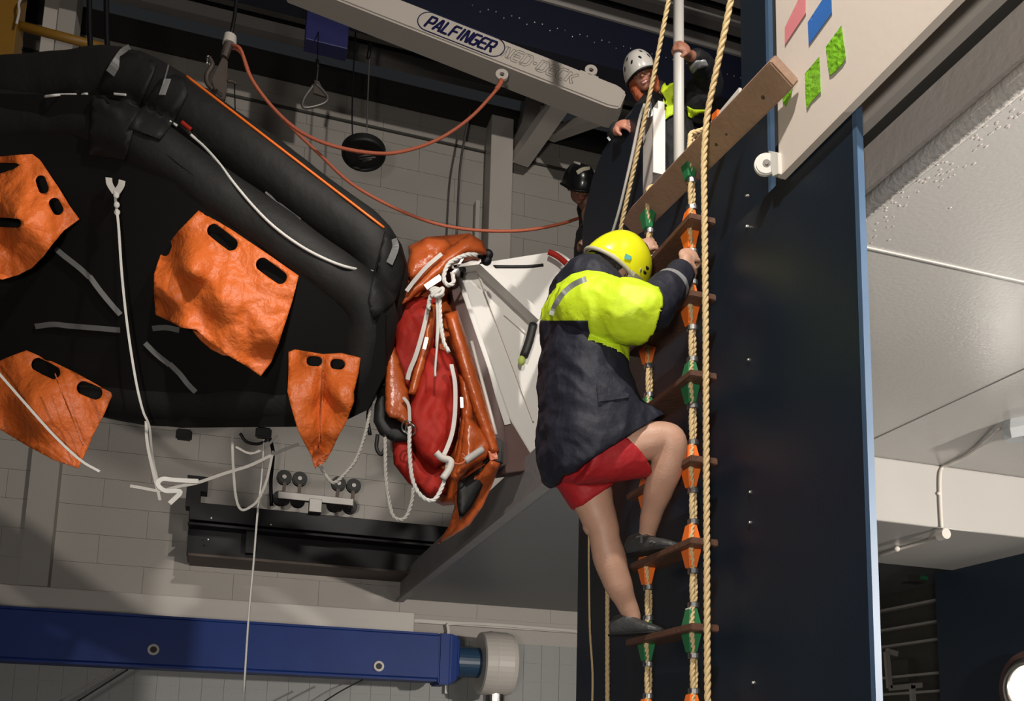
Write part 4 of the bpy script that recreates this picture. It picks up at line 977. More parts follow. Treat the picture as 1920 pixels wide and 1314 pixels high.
# ================================================================ PILOT LADDER
YN, YF, XL = 3.08, 3.47, 1.69
lad = thing('pilot_ladder', 'rope ladder with brown steps, orange and green chocks hanging down the navy board', 'ladder', (XL, 3.27, 4.3))
stepz = [at(1300, y, X=XL).z for y in (430, 572, 718, 875, 1025, 1182)]
sp_ = (stepz[0]-stepz[-1])/5
Z = [stepz[0]+sp_] + stepz + [stepz[-1]-sp_*k for k in (1, 2, 3, 4)]
kinds = {1: 'o', 2: 'o', 3: 'g', 4: 'o', 5: 'o', 6: 'g', 7: 'o', 8: 'o', 9: 'g', 10: 'o', 0: 'g'}
smesh = None
for i, z in enumerate(Z):
    if i > 0:
        bm = bmesh.new(); bbox(bm, (XL-.062, YN-.095, z-.014), (XL+.055, YF+.10, z+.014)); bmesh.ops.bevel(bm, geom=bm.edges[:], offset=.004, segments=2, affect='EDGES')
        tobj('step', bm, M['wood'], lad)
    for Y in (YN, YF):
        for sgn in ((-1, 1) if i > 0 else (-1,)):
            m = 'chock' if kinds[i] == 'o' else 'green'
            z0_ = z+sgn*.014; z1_ = z+sgn*.085
            if i == 0: z0_ = z-.02; z1_ = z-.10
            bm = bmesh.new(); w0, w1 = .033, .019
            vs = [bm.verts.new((XL-.010+dx*w*.85, Y+dy*w, zz)) for zz, w in ((z0_, w0), (z1_, w1)) for dx, dy in ((-1, -1), (1, -1), (1, 1), (-1, 1))]
            for k in range(4): bm.faces.new((vs[k], vs[(k+1) % 4], vs[4+(k+1) % 4], vs[4+k]))
            bm.faces.new(vs[:4][::-1]); bm.faces.new(vs[4:]); bmesh.ops.recalc_face_normals(bm, faces=bm.faces); bmesh.ops.bevel(bm, geom=bm.edges[:], offset=.003, segments=1, affect='EDGES')
            o = tobj('chock', bm, M[m], lad); o['label'] = ('orange' if m == 'chock' else 'green')+' chock'
            bm = bmesh.new(); cyl(bm, (XL, Y, z1_-sgn*.0), (XL, Y, z1_+sgn*.024), .023, n=18); bmesh.ops.bevel(bm, geom=[e for e in bm.edges if len(e.link_faces) == 2 and e.calc_face_angle(0) > 1], offset=.003, segments=1, affect='EDGES')
            tobj('ferrule', bm, M['ferrule'], lad)
# two ropes per side, pinched at each ferrule
for Y in (YN, YF):
    for s in (-1, 1):
        pts = [(1.893, Y+s*.012, Z[0]+.26), (1.84, Y+s*.012, Z[0]+.20), (1.76, Y+s*.012, Z[0]+.14)]
        for z in Z:
            pts += [(XL+s*.007, Y+s*.006, z+.10), (XL+s*.026, Y+s*.030, z+.016), (XL+s*.026, Y+s*.030, z-.016), (XL+s*.007, Y+s*.006, z-.10), (XL+s*.012, Y+s*.010, z-sp_/2)]
        P = [V(p) for p in pts]
        L_ = []
        for a, b in zip(P, P[1:]): L_ += [a.lerp(b, t/3) for t in range(3)]
        o = rope('side_rope', L_+[P[-1]], .0115, M['manila'], lad, pitch=.07, seg=7, n=5)
o = boxobj('label_plate', (XL-.027, YN-.02, stepz[-1]+.030), (XL-.022, YN+.018, stepz[-1]+.085), M['sticker'], lad, .002); o['label'] = 'small white printed plate'
bm = bmesh.new(); q_ = V((XL-.0285, YN, stepz[-1]+.058)); cyl(bm, q_, q_+V((.002, 0, 0)), .009, n=12); bbox(bm, q_+V((0, -.014, -.022)), q_+V((.002, .014, -.017))); tobj('plate_print', bm, M['greytext'], lad)
# spreader: the long rolled plank at the top
sA = at(1472, 132, X=XL); sB = at(1183, 425, X=XL)
spr = thing('spreader_plank', 'long worn wooden spreader slanting across the top of the rope ladder', 'plank', sA)
dirv = (sB-sA).normalized(); ux = V((.82, 0, -.57)); ux = (ux-dirv*ux.dot(dirv)).normalized(); uz = dirv.cross(ux).normalized()
if uz.z < 0: uz = -uz
bm = bmesh.new(); secs = []; LL = (sB-sA).length
for s, wv, th in ((0, .058, .021), (.02, .060, .022), (LL*.5, .060, .022), (LL-.1, .060, .022), (LL, .045, .018)):
    c = sA+dirv*s; secs.append([bm.verts.new(c+ux*a*wv+uz*b*th) for a, b in ((-1, -1), (1, -1), (1, 1), (-1, 1))])
for p_, q_ in zip(secs, secs[1:]):
    for k in range(4): bm.faces.new((p_[k], p_[(k+1) % 4], q_[(k+1) % 4], q_[k]))
bm.faces.new(secs[0][::-1]); bm.faces.new(secs[-1]); bmesh.ops.recalc_face_normals(bm, faces=bm.faces); bmesh.ops.bevel(bm, geom=bm.edges[:], offset=.005, segments=2, affect='EDGES')
tobj('plank', bm, M['woodp'], spr)
for s, r_ in ((LL*.10, .008), (LL*.36, .007), (LL*.30, .005)):
    c = sA+dirv*s-uz*.022+ux*.01; bm = bmesh.new(); cyl(bm, c+uz*.002, c-uz*.0015, r_, n=12); tobj('dark_knot', bm, M['rust'], spr)
# rail lip behind the spreader, small silver fitting
rl = thing('rail_angle', 'short bright rail edge just above the near end of the spreader', 'rail', at(1385, 175, X=1.85))
bm = bmesh.new(); bar(bm, at(1388, 172, X=1.86), at(1335, 235, X=1.86), .012, .035); tobj('angle', bm, M['plastic'], rl)
bm = bmesh.new(); bar(bm, at(1348, 212, X=1.855), at(1338, 222, X=1.855), .02, .03); tobj('orange_mark', bm, M['chock'], rl)

# ================================================================ HANGING ROPES ON THE TOWER
def hang(L, X, r, lab, m='manila', **k):
    return tag(rope('manila_rope', [at(x, y, X=X) for x, y in L], r, M[m], **k), lab, 'rope')
hang([(1377, -40), (1368, 12), (1350, 100), (1334, 175), (1325, 225), (1320, 300), (1321, 400), (1323, 600), (1324, 800), (1325, 1000), (1326, 1200), (1327, 1340)], 1.60, .0125, 'thick manila rope hanging nearest, straight down in front of the ladder')
a = at(1156, 470, X=1.72)
P = [at(1262, -40, X=1.72), at(1252, 10, X=1.72), at(1222, 160, X=1.72), at(1192, 300, X=1.72), at(1160, 450, X=1.72), at(1150, 560, X=1.74), at(1141, 800, X=1.74), at(1139, 1110, X=1.74), at(1139, 1340, X=1.74)]
tag(rope('manila_rope', P, .0115, M['manila']), 'manila rope hanging behind the climber, seen again below his feet', 'rope')
tag(tube('thin_line', [at(x, y, X=1.78) for x, y in ((1209, 195), (1199, 225), (1183, 300), (1162, 390), (1144, 450))], .008, M['dimwhite'], None, 8, 4), 'thin pale line left of the rear manila rope, beside the white post', 'rope')
tag(tube('black_line', [at(x, y, X=1.80) for x, y in ((1201, 215), (1187, 290), (1170, 360))], .007, M['steel'], None, 8, 4), 'thin shiny line on the board edge by the white post', 'rope')
tag(tube('thin_line', [at(x, y, X=1.78) for x, y in ((1092, 940), (1103, 985), (1104, 1060), (1106, 1180), (1111, 1260), (1110, 1340))], .006, M['manila'], None, 8, 4), 'thin brown cord at the left edge of the navy board below the climber', 'rope')

# ================================================================ PASSAGE FITTINGS
lf = thing('ceiling_light_fitting', 'grey long ceiling light fitting cut by the right picture edge', 'light fitting', at(1910, 815, Z=3.47))
a = at(1872, 815, Z=3.40); b = V((a.x+1.0, a.y-.62*1.0*0, 3.4))
dr_ = V((.52, -.85, 0)).normalized()
q = at(1885, 812, Z=3.41)
bm = bmesh.new(); sd = V((0, 0, 1)).cross(dr_)
secs = []
for s, g in ((0, .6), (.04, 1), (.9, 1)):
    secs.append([bm.verts.new(q+dr_*s+sd*a_*g+V((0, 0, b_))) for a_, b_ in ((-.05, .06), (-.075, .0), (-.05, -.05), (.05, -.05), (.075, 0), (.05, .06))])
for p_, q_ in zip(secs, secs[1:]):
    for k in range(6): bm.faces.new((p_[k], p_[(k+1) % 6], q_[(k+1) % 6], q_[k]))
bm.faces.new(secs[0][::-1]); bm.faces.new(secs[-1]); tobj('housing', bm, M['glass'], lf)
bm = bmesh.new(); box(bm, q+dr_*.2+V((0, 0, -.055)), (.10, .14, .02), Matrix.Rotation(math.atan2(dr_.y, dr_.x), 3, 'Z')); tobj('clip', bm, M['greytext'], lf)
cu_ = thing('surface_conduit', 'white surface conduit with round junction box on the passage beam', 'conduit', at(1768, 1002, Y=4.55))
YB = 4.54
jb = at(1768, 1002, Y=YB)
tube('pipe', [q+V((-.02, .02, .03)), at(1820, 850, Z=3.455), at(1785, 868, Z=3.455), at(1768, 876, Y=YB), at(1763, 890, Y=YB), at(1763, 930, Y=YB), at(1766, 990, Y=YB)], .011, M['steel_white'], cu_, 10, 8)
bm = bmesh.new(); cyl(bm, jb+V((0, -.03, 0)), jb+V((0, .03, 0)), .034, n=24); tobj('junction_box', bm, M['steel_white'], cu_)
tube('pipe', [jb+V((0, .02, 0)), at(1740, 1013, Z=3.05), at(1680, 1031, Z=3.045), at(1645, 1043, Z=3.045)], .011, M['steel_white'], cu_, 10, 4)
bm = bmesh.new(); ell(bm, at(1682, 1029, Z=3.04), (.02, .02, .02)); tobj('saddle_clip', bm, M['steel_white'], cu_)
bm = bmesh.new(); ell(bm, at(1762, 925, Y=YB), (.018, .012, .014)); tobj('saddle_clip', bm, M['steel_white'], cu_)
po = thing('round_porthole_lamp', 'bright round lamp with a wide metal ring set in the navy passage wall', 'lamp', at(1925, 1285, X=5.28))
c = at(1935, 1290, X=5.28); bm = bmesh.new(); rr = []
for r_, h in ((.15, .0), (.15, .05), (.17, .06), (.205, .05), (.215, 0)):
    rr.append([bm.verts.new(c+V((-h, r_*math.cos(2*math.pi*k/48), r_*math.sin(2*math.pi*k/48)))) for k in range(48)])
for u, v_ in zip(rr, rr[1:]):
    for k in range(48): bm.faces.new((u[k], u[(k+1) % 48], v_[(k+1) % 48], v_[k]))
tobj('ring', bm, M['metalring'], po, True)
bm = bmesh.new(); cyl(bm, c, c+V((-.03, 0, 0)), .15, n=48); tobj('lens', bm, M['lampglow'], po)
bm = bmesh.new(); rr = []
for r_, h in ((.21, .01), (.21, .02), (.26, .02), (.26, .0)):
    rr.append([bm.verts.new(c+V((-h, r_*math.cos(2*math.pi*k/48), r_*math.sin(2*math.pi*k/48)))) for k in range(48)])
for u, v_ in zip(rr, rr[1:]):
    for k in range(48): bm.faces.new((u[k], u[(k+1) % 48], v_[(k+1) % 48], v_[k]))
tobj('backing_ring', bm, M['maroon'], po)
# back room beyond the passage
ex = thing('exit_sign_box', 'small grey box with a green face hanging in the dark room beyond the passage', 'sign', at(1722, 1078, Y=6.6))
a = at(1702, 1055, Y=6.6); b = at(1738, 1092, Y=6.6)
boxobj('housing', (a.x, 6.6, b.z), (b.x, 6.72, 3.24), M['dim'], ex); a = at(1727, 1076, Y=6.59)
boxobj('green_face', (a.x, 6.585, b.z+.02), (b.x, 6.6, a.z), M['exitgreen'], ex)
rk = thing('storage_rack', 'dark equipment frame with a pale bracket at the lower end of the dark gap', 'rack', at(1680, 1280, Y=7.5))
for (x0, y0, x1, y1) in ((1662, 1222, 1668, 1290), (1662, 1220, 1682, 1226), (1668, 1290, 1750, 1282), (1710, 1284, 1712, 1314)):
    bm = bmesh.new(); bar(bm, at(x0, y0, Y=7.2), at(x1, y1, Y=7.2), .05, .03, V((0, 1, 0))); tobj('frame_bar', bm, M['wall'], rk)
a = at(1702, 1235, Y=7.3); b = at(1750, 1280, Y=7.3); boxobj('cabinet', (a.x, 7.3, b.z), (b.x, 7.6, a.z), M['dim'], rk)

# ================================================================ PEOPLE
def P_(x, y, Y): return at(x, y, Y=Y)
def hand(bm, palm, fwd, back, s=1.0, curl=1.0, side=1, thumb=True):
    """palm centre, fwd = towards the fingers, back = out of the back of the hand; fingers curl away from back"""
    f = fwd.normalized(); b = (back-f*back.dot(f)).normalized(); x = f.cross(b)*side
    box_ = Matrix((x, f, b)).transposed()
    ell(bm, palm, (.042*s, .050*s, .019*s), box_, 16, 12)
    for i, (u, L_) in enumerate(((-.032, .068), (-.011, .078), (.011, .074), (.031, .058))):
        p = palm+x*u*s+f*.034*s; a = 0; pts = [(p-f*.02*s, .0088*s), (p, .0090*s)]
        for k, q in enumerate((.45, .32, .27)):
            a += R((38, 52, 40)[k])*curl; d = f*math.cos(a)-b*math.sin(a); p = p+d*L_*q*s*1.05; pts.append((p, (.0088-.0006*k)*s))
        chain(bm, pts, 10)
    if thumb:
        p = palm-x*.036*s-f*.020*s; d1 = (-x*.65+f*.55-b*.35*curl).normalized(); d2 = (-x*.1+f*.65-b*.75*curl).normalized()
        chain(bm, [(p, .013*s), (p+d1*.034*s, .0115*s), (p+d1*.034*s+d2*.032*s, .0098*s)], 10)
def head_shape(bm, c, fwd, up, s=1.0):
    """skull, jaw, nose, ears, lips, brow; returns the frame (x right, f forward, u up)"""
    f = fwd.normalized(); u = (up-f*up.dot(f)).normalized(); x = f.cross(u); Mx = Matrix((x, f, u)).transposed()
    q = lambda a, b, d: c+(x*a+f*b+u*d)*s
    ell(bm, q(0, -.012, .028), (.076*s, .096*s, .088*s), Mx)
    ell(bm, q(0, .022, -.030), (.060*s, .066*s, .080*s), Mx)
    ell(bm, q(0, .048, -.085), (.034*s, .032*s, .026*s), Mx)      # chin
    ell(bm, q(0, .072, .030), (.052*s, .014*s, .012*s), Mx)       # brow
    for sd in (-1, 1):
        ell(bm, q(sd*.040, .062, -.022), (.022*s, .020*s, .020*s), Mx)   # cheek
        ell(bm, q(sd*.077, -.008, -.008), (.009*s, .019*s, .032*s), Mx)  # ear
    chain(bm, [(q(0, .080, .022), .008*s), (q(0, .094, .0), .010*s), (q(0, .101, -.016), .0125*s)], 10)
    for sd in (-1, 1): ell(bm, q(sd*.011, .088, -.020), (.008*s, .009*s, .007*s), Mx)
    ell(bm, q(0, .080, -.048), (.024*s, .010*s, .010*s), Mx); ell(bm, q(0, .076, -.062), (.021*s, .010*s, .008*s), Mx)
    return x, f, u, Mx, q
def face_parts(par, q, Mx, s, lipm='lip', smile=False, eyes=True):
    for sd in ((-1, 1) if eyes else ()):
        bm = bmesh.new(); ell(bm, q(sd*.031, .069, .006), (.0125*s, .0125*s, .0085*s), Mx); e = tobj('eye', bm, M['eyew'], par, True)
        bm = bmesh.new(); ell(bm, q(sd*.031, .0795, .004), (.0055*s, .003*s, .0055*s), Mx); tobj('iris', bm, M['iris'], e, True)
        bm = bmesh.new(); chain(bm, [(q(sd*.016, .083, .026), .0035*s), (q(sd*.034, .083, .031), .004*s), (q(sd*.052, .070, .024), .0028*s)], 8); tobj('eyebrow', bm, M['redhair'] if smile else M['hair'], par, True)
        bm = bmesh.new(); chain(bm, [(q(sd*.018, .078, .013), .003*s), (q(sd*.032, .083, .016), .004*s), (q(sd*.046, .073, .011), .003*s)], 8); tobj('eyelid', bm, M['skinwarm'], par, True)
    bm = bmesh.new(); chain(bm, [(q(-.025, .083, -.047), .003*s), (q(0, .092, -.049), .0052*s), (q(.025, .083, -.047), .003*s)], 8, 3); tobj('upper_lip', bm, M[lipm], par, True)
    bm = bmesh.new(); chain(bm, [(q(-.022, .081, -.060 if smile else -.056), .003*s), (q(0, .089, -.066 if smile else -.058), .0058*s), (q(.022, .081, -.060 if smile else -.056), .003*s)], 8, 3); tobj('lower_lip', bm, M[lipm], par, True)
    if smile: bm = bmesh.new(); ell(bm, q(0, .087, -.0565), (.019*s, .005*s, .0055*s), Mx); tobj('teeth', bm, M['teeth'], par, True)
def helmet(par, c, fwd, up, s, m, rim='liner', vents=True, vm='black', name='helmet'):
    """open-bottomed climbing helmet shell with rim, vents, straps"""
    f = fwd.normalized(); u = (up-f*up.dot(f)).normalized(); x = f.cross(u)
    def q(a, b, d): return c+(x*a+f*b+u*d)*s
    bm = bmesh.new(); N = 40; K = 12; A, B, H = .108, .138, .128
    def prof(t, k, sc):
        ph = math.pi/2*k/K; rx = math.cos(ph)**.82; z = math.sin(ph)
        ct, st = math.cos(t), math.sin(t)
        low = -.030-.018*math.sin(t)*(-1 if st > 0 else 1)*0 - .022*(1 if st < 0 else .15)*abs(st)**1.5 + .02*max(0, st)**3
        return (A*ct*rx*sc, (B*st)*rx*sc-.006, low*(1-z)+H*z*sc)
    outr = [[bm.verts.new(q(*prof(2*math.pi*j/N, k, 1))) for j in range(N)] for k in range(K)]
    inr = [[bm.verts.new(q(*prof(2*math.pi*j/N, k, .90))) for j in range(N)] for k in range(K)]
    tp = bm.verts.new(q(0, -.006, H)); tpi = bm.verts.new(q(0, -.006, H*.90))
    for rr, fl, t_ in ((outr, 0, tp), (inr, 1, tpi)):
        for a, b in zip(rr, rr[1:]):
            for j in range(N): bm.faces.new((a[j], a[(j+1) % N], b[(j+1) % N], b[j]))
        for j in range(N): bm.faces.new((rr[-1][j], rr[-1][(j+1) % N], t_))
    for j in range(N): bm.faces.new((outr[0][j], outr[0][(j+1) % N], inr[0][(j+1) % N], inr[0][j]))
    h = tobj(name, bm, M[m], par, True)
    bm = bmesh.new(); L_ = [q(*prof(2*math.pi*j/48, 0, .985)) for j in range(49)]; sweep(bm, L_, .0075*s, 8, cap=False); tobj('rim_band', bm, M[rim], h, True)
    if vents:
        for sd in (-1, 1):
            for (t, k0, k1, w_) in ((70, 3.2, 4.6, .011), (30, 3.0, 4.6, .012), (50, 5.6, 7.2, .010), (-10, 3.4, 5.0, .012), (5, 6.2, 7.6, .009), (-45, 3.6, 5.0, .011)):
                tt = R(t) if sd > 0 else math.pi-R(t)
                a = V(q(*prof(tt, k0, 1.004))); b = V(q(*prof(tt+.12*sd, k1, 1.004))); mid = (a+b)/2; nn_ = (mid-c).normalized()
                bm = bmesh.new(); fr_ = frame_from((b-a).normalized(), nn_); ell(bm, mid-nn_*.002*s, (w_*s*.75, .0045*s, (b-a).length/2), fr_, 14, 10); tobj('vent', bm, M[vm], h, True)
    return h, q, prof

# ---------------------------------------------------------------- the climber
YM = 3.28
cl = thing('person', 'climber in yellow helmet, navy and yellow coat and red shorts on the rope ladder', 'person', P_(1100, 860, YM))
SK = bmesh.new()
# raised right leg
kneeR = P_(1256, 824, 3.08)
legR = [(P_(1130, 848, 3.19), .084), (P_(1170, 838, 3.16), .080), (P_(1218, 826, 3.11), .074), (P_(1250, 822, 3.08), .063), (P_(1259, 838, 3.08), .061), (P_(1249, 880, 3.13), .064), (P_(1236, 915, 3.19), .060), (P_(1222, 962, 3.28), .045), (P_(1214, 998, 3.34), .036), (V((1.618, 3.355, stepz[4]+.075)), .034)]
chain(SK, legR, 30, 5)
# standing left leg
legL = [(P_(1092, 868, 3.38), .105), (P_(1106, 920, 3.38), .092), (P_(1120, 962, 3.38), .076), (P_(1131, 990, 3.38), .066), (P_(1134, 1010, 3.385), .063), (P_(1143, 1046, 3.40), .069), (P_(1157, 1090, 3.42), .060), (P_(1175, 1132, 3.45), .043), (P_(1185, 1156, 3.46), .037), (V((1.600, 3.465, stepz[5]+.075)), .034)]
chain(SK, legL, 30, 5)
ell(SK, P_(1112, 984, 3.40), (.045, .045, .05))
# trunk, neck
chain(SK, [(P_(1110, 845, YM), .105), (P_(1098, 760, YM), .13), (P_(1095, 660, YM), .15), (P_(1100, 580, YM), .15), (P_(1118, 535, YM), .07), (P_(1140, 518, YM), .06)], 18, 2)
hc = P_(1152, 513, 3.26)
hf = V((.78, .36, -.50)); hu = V((.40, -.30, .87))
x_, f_, u_, MxC, qC = head_shape(SK, hc, hf, hu, 1.0)
# arms
wR = P_(1281, 509, 3.055); armR = [(P_(1096, 572, 3.16), .070), (P_(1150, 585, 2.98), .060), (P_(1212, 592, 2.96), .050), (P_(1250, 552, 3.0), .044), (wR, .031)]
chain(SK, armR, 14, 2)
wL = P_(1203, 482, 3.46); armL = [(P_(1115, 560, 3.44), .07), (P_(1165, 540, 3.5), .055), (P_(1190, 510, 3.5), .045), (wL, .030)]
chain(SK, armL, 14, 2)
stR = V((XL, YN, P_(1292, 490, YN).z)); stL = V((XL, YF, P_(1214, 468, YF).z))
hand(SK, stR+V((-.030, -.026, .008)), V((.80, .15, .35)), V((-.45, -.85, .1)), .95, 1.15, -1)
chain(SK, [(wR, .031), (stR+V((-.045, -.03, -.015)), .027)], 12)
hand(SK, stL+V((-.036, -.022, .0)), V((.75, -.35, .35)), V((-.55, -.75, .15)), .95, 1.2, 1)
chain(SK, [(wL, .030), (stL+V((-.05, -.02, -.01)), .026)], 12)
me = fuse(SK, .0043, 5)
link('body', me, M['skinpink'], cl, True)
# shoes: rubber slippers on the steps
def shoe(heel, toe, ank, nm):
    h, t, a = V(heel), V(toe), V(ank); d = (t-h); d.z = 0; L_ = d.length; d.normalize(); s = V((0, 0, 1)).cross(d)
    bm = bmesh.new()
    rings = []
    for u, w_, hh, z in ((-.01, .026, .030, .030), (.08, .036, .044, .044), (.26, .038, .048, .048), (.42, .040, .040, .040), (.62, .046, .031, .031), (.82, .046, .022, .023), (.95, .036, .015, .017), (1.02, .018, .009, .014)):
        rings.append((h+(t-h)*u+V((0, 0, z)), s*w_, V((0, 0, hh))))
    rings_loft(bm, rings, 20, 2.3)
    chain(bm, [(h+(t-h)*.16+V((0, 0, .05)), .040), (a, .042)], 16)
    me = fuse(bm, .0055, 3); o = link(nm, me, M['shoe'], cl, True)
    bm = bmesh.new()
    rings_loft(bm, [(h+(t-h)*u+V((0, 0, .004)), s*w_, V((0, 0, .006))) for u, w_ in ((-.02, .026), (.1, .038), (.4, .036), (.65, .047), (.88, .044), (1.02, .02))], 20); tobj('sole', bm, M['rubber'], o, True)
    return o
s1 = stepz[4]+.014; s2 = stepz[5]+.014
hR = V((1.570, 3.425, s1+.003)); tR = V((1.690, 3.205, s1+.003)); sh1 = shoe(hR, tR, (1.618, 3.355, s1+.066), 'shoe')
dR = (tR-hR).normalized(); nR = V((-dR.y, dR.x, 0)); nR = nR if nR.x < 0 else -nR; yawR = Matrix((dR, -nR, V((0, 0, 1)))).transposed()
bm = bmesh.new()
for (du, dz, w_, h_) in ((.105, .066, .055, .007), (.105, .050, .009, .026), (.155, .036, .018, .006), (.17, .03, .012, .006)): box(bm, hR+dR*du+nR*(.043-(.066-dz)*-.1)+V((0, 0, dz)), (w_, .006, h_), yawR)
tobj('pale_print', bm, M['tape'], sh1)
hL = V((1.545, 3.525, s2+.003)); tL = V((1.690, 3.345, s2+.003)); shoe(hL, tL, (1.600, 3.465, s2+.066), 'shoe')
# shorts
bm = bmesh.new()
def cone(a, ra, b, rb, n=20): chain(bm, [(a, ra), (b, rb)], n)
pl0 = P_(1105, 850, YM)
rings_loft(bm, [(P_(1078, 815, 3.36), V((.12, 0, 0)), V((0, .13, 0))), (P_(1083, 845, 3.38), V((.140, 0, 0)), V((0, .13, 0))), (P_(1096, 890, 3.38), V((.125, 0, .03)), V((0, .12, 0))), (P_(1116, 922, 3.38), V((.092, 0, .072)), V((0, .105, 0))), (P_(1119, 927, 3.38), V((.085, 0, .067)), V((0, .10, 0)))], 26, 2.2)
rings_loft(bm, [(P_(1100, 850, 3.2), V((.03, 0, .12)), V((0, .12, 0))), (P_(1140, 850, 3.17), V((-.03, 0, .105)), V((0, .10, 0))), (P_(1168, 848, 3.16), V((-.105, 0, .085)), V((0, .095, 0))), (P_(1173, 848, 3.16), V((-.10, 0, .078)), V((0, .088, 0)))], 26, 2.2)
ell(bm, P_(1112, 862, 3.26), (.125, .165, .10)); ell(bm, P_(1092, 868, 3.30), (.12, .15, .09))
me = fuse(bm, .0062, 3, .006, 8, 3); link('shorts', me, M['shorts'], cl, True)
# coat
bm = bmesh.new()
def ring(px_, py_, a_, b_, ta=0, Y=YM): return (P_(px_, py_, Y), V((a_*math.cos(ta), 0, a_*math.sin(ta))), V((-.0, b_, 0)))
rings_loft(bm, [ring(1112, 508, .070, .085, -.5), ring(1108, 525, .10, .15, -.5), ring(1100, 552, .135, .205, -.4), ring(1092, 600, .150, .225, -.2), ring(1092, 660, .150, .225, -.05), ring(1094, 720, .160, .23, .1), ring(1100, 775, .180, .24, .25), ring(1108, 820, .210, .245, .42), ring(1122, 850, .235, .235, .52), ring(1128, 858, .225, .225, .54)], 34, 2.5)
chain(bm, [(P_(1085, 800, 3.36), .135), (P_(1075, 850, 3.38), .125), (P_(1072, 874, 3.38), .095)], 20, 2)
chain(bm, [(P_(1120, 780, 3.2), .14), (P_(1175, 790, 3.16), .105), (P_(1213, 796, 3.13), .072)], 20, 2)
def hemcut(bmx): pass
chain(bm, [(P_(1098, 572, 3.12), .112), (P_(1135, 580, 3.04), .110), (P_(1180, 585, 2.97), .106), (P_(1208, 588, 2.95), .100), (P_(1216, 588, 2.95), .095)], 24, 3)
me = fuse(bm, .0072, 5)
# hem cut through the coat along a slanting plane
hA = P_(1036, 905, YM); hB = P_(1256, 776, YM); hn = (hB-hA).cross(V((0, 1, 0))).normalized()
if hn.z > 0: hn = -hn
b2 = bmesh.new(); b2.from_mesh(me)
bmesh.ops.bisect_plane(b2, geom=b2.verts[:]+b2.edges[:]+b2.faces[:], plane_co=hA, plane_no=hn, clear_outer=True)
en = (P_(1222, 540, 2.95)-P_(1212, 634, 2.95)).cross(V((0, 1, 0))).normalized(); en = en if en.x > 0 else -en
for f in [f for f in b2.faces if f.calc_center_median().z > P_(1217, 660, 2.95).z and (f.calc_center_median()-P_(1217, 588, 2.95)).dot(en) > 0]: b2.faces.remove(f)
b2.to_mesh(me); b2.free()
bm = bmesh.new()
def coatw(me, seed, amp=.0115):
    me.update(); nr = [v.normal.copy() for v in me.vertices]
    for v, n_ in zip(me.vertices, nr):
        q = v.co; w_ = V((q.x*6, q.y*6, q.z*6+seed))
        a = noise.noise(w_); b = noise.noise(V((q.x*13, q.y*13, q.z*9))); c_ = noise.noise(V(((q.x+q.z)*16, q.y*10, (q.z-q.x)*5)))
        v.co = q+n_*(amp*((1-2.3*abs(a))*.8+(1-2.2*abs(b))*.55+(1-2.5*abs(c_))*.4))
bm.free(); coatw(me, 2)
zy = P_(1060, 598, YM)                 # lower edge of the yellow yoke
yA = P_(1012, 601, 3.22); yB = P_(1100, 601, 3.04)
yn = (yB-yA).cross(ray(1060, 600)).normalized(); yn = -yn if yn.z < 0 else yn
cA = P_(1055, 500, 3.1); cB = P_(1130, 522, 3.1); cn = (cB-cA).cross(V((0, 1, 0))).normalized(); cn = -cn if cn.z < 0 else cn
sA_, sB_ = P_(1090, 572, 3.12), P_(1216, 588, 2.95); sx0 = P_(1101, 600, 3.0); sdir = (sB_-sA_).normalized()
def insleeve(c):
    t = max(0, min(1, (c-sA_).dot(sB_-sA_)/(sB_-sA_).length_squared)); q = c-sA_.lerp(sB_, t); return abs(q.z) < .146 and abs(q.y) < .20 and abs(q.x) < .2 and (c-sx0).dot(sdir) > 0
isy = lambda c: ((c-yA).dot(yn) > 0 or insleeve(c)) and (c-cA).dot(cn) < 0
yk, ct = cut_split(me, [(yA, yn), (cA, cn), (sx0, sdir)], isy, 'yellow_yoke', M['hiviz'], 'coat', M['jacket'], cl)
def shell(o, t=.004):
    s = o.modifiers.new('s', 'SOLIDIFY'); s.thickness = t; s.offset = -1
shell(yk); shell(ct)
bm = bmesh.new(); chain(bm, [(P_(1195, 588, 2.97), .092), (P_(1222, 576, 2.975), .088), (P_(1245, 552, 2.99), .074), (P_(1268, 525, 3.03), .060), (P_(1276, 512, 3.05), .050)], 22, 3)
me = fuse(bm, .0062, 3); coatw(me, 9, .006)
f1 = P_(1252, 544, 3.0); f2 = P_(1270, 523, 3.0); fn_ = (P_(1280, 508, 3.04)-P_(1222, 580, 2.97)).normalized()
isb = lambda c: abs((c-(f1+f2)/2).dot(fn_)) < .020
cut_split(me, [((f1+f2)/2+fn_*.020, fn_), ((f1+f2)/2-fn_*.020, fn_)], isb, 'reflective_band', M['reflect'], 'navy_sleeve', M['jacket'], cl)
bm = bmesh.new(); chain(bm, [(P_(1125, 560, 3.42), .10), (P_(1165, 535, 3.5), .085), (P_(1188, 505, 3.5), .065), (P_(1197, 478, 3.47), .052)], 20, 3)
me = fuse(bm, .0065, 3); coatw(me, 11, .006); link('navy_sleeve', me, M['jacket'], cl, True)
# collar / hood roll behind the neck
bm = bmesh.new(); chain(bm, [(P_(1066, 512, 3.24), .024), (P_(1080, 500, 3.24), .030), (P_(1100, 497, 3.22), .036), (P_(1120, 503, 3.20), .036), (P_(1136, 514, 3.16), .028)], 18, 3)
me = fuse(bm, .0065, 3, .005, 10); link('collar', me, M['jacket'], cl, True)
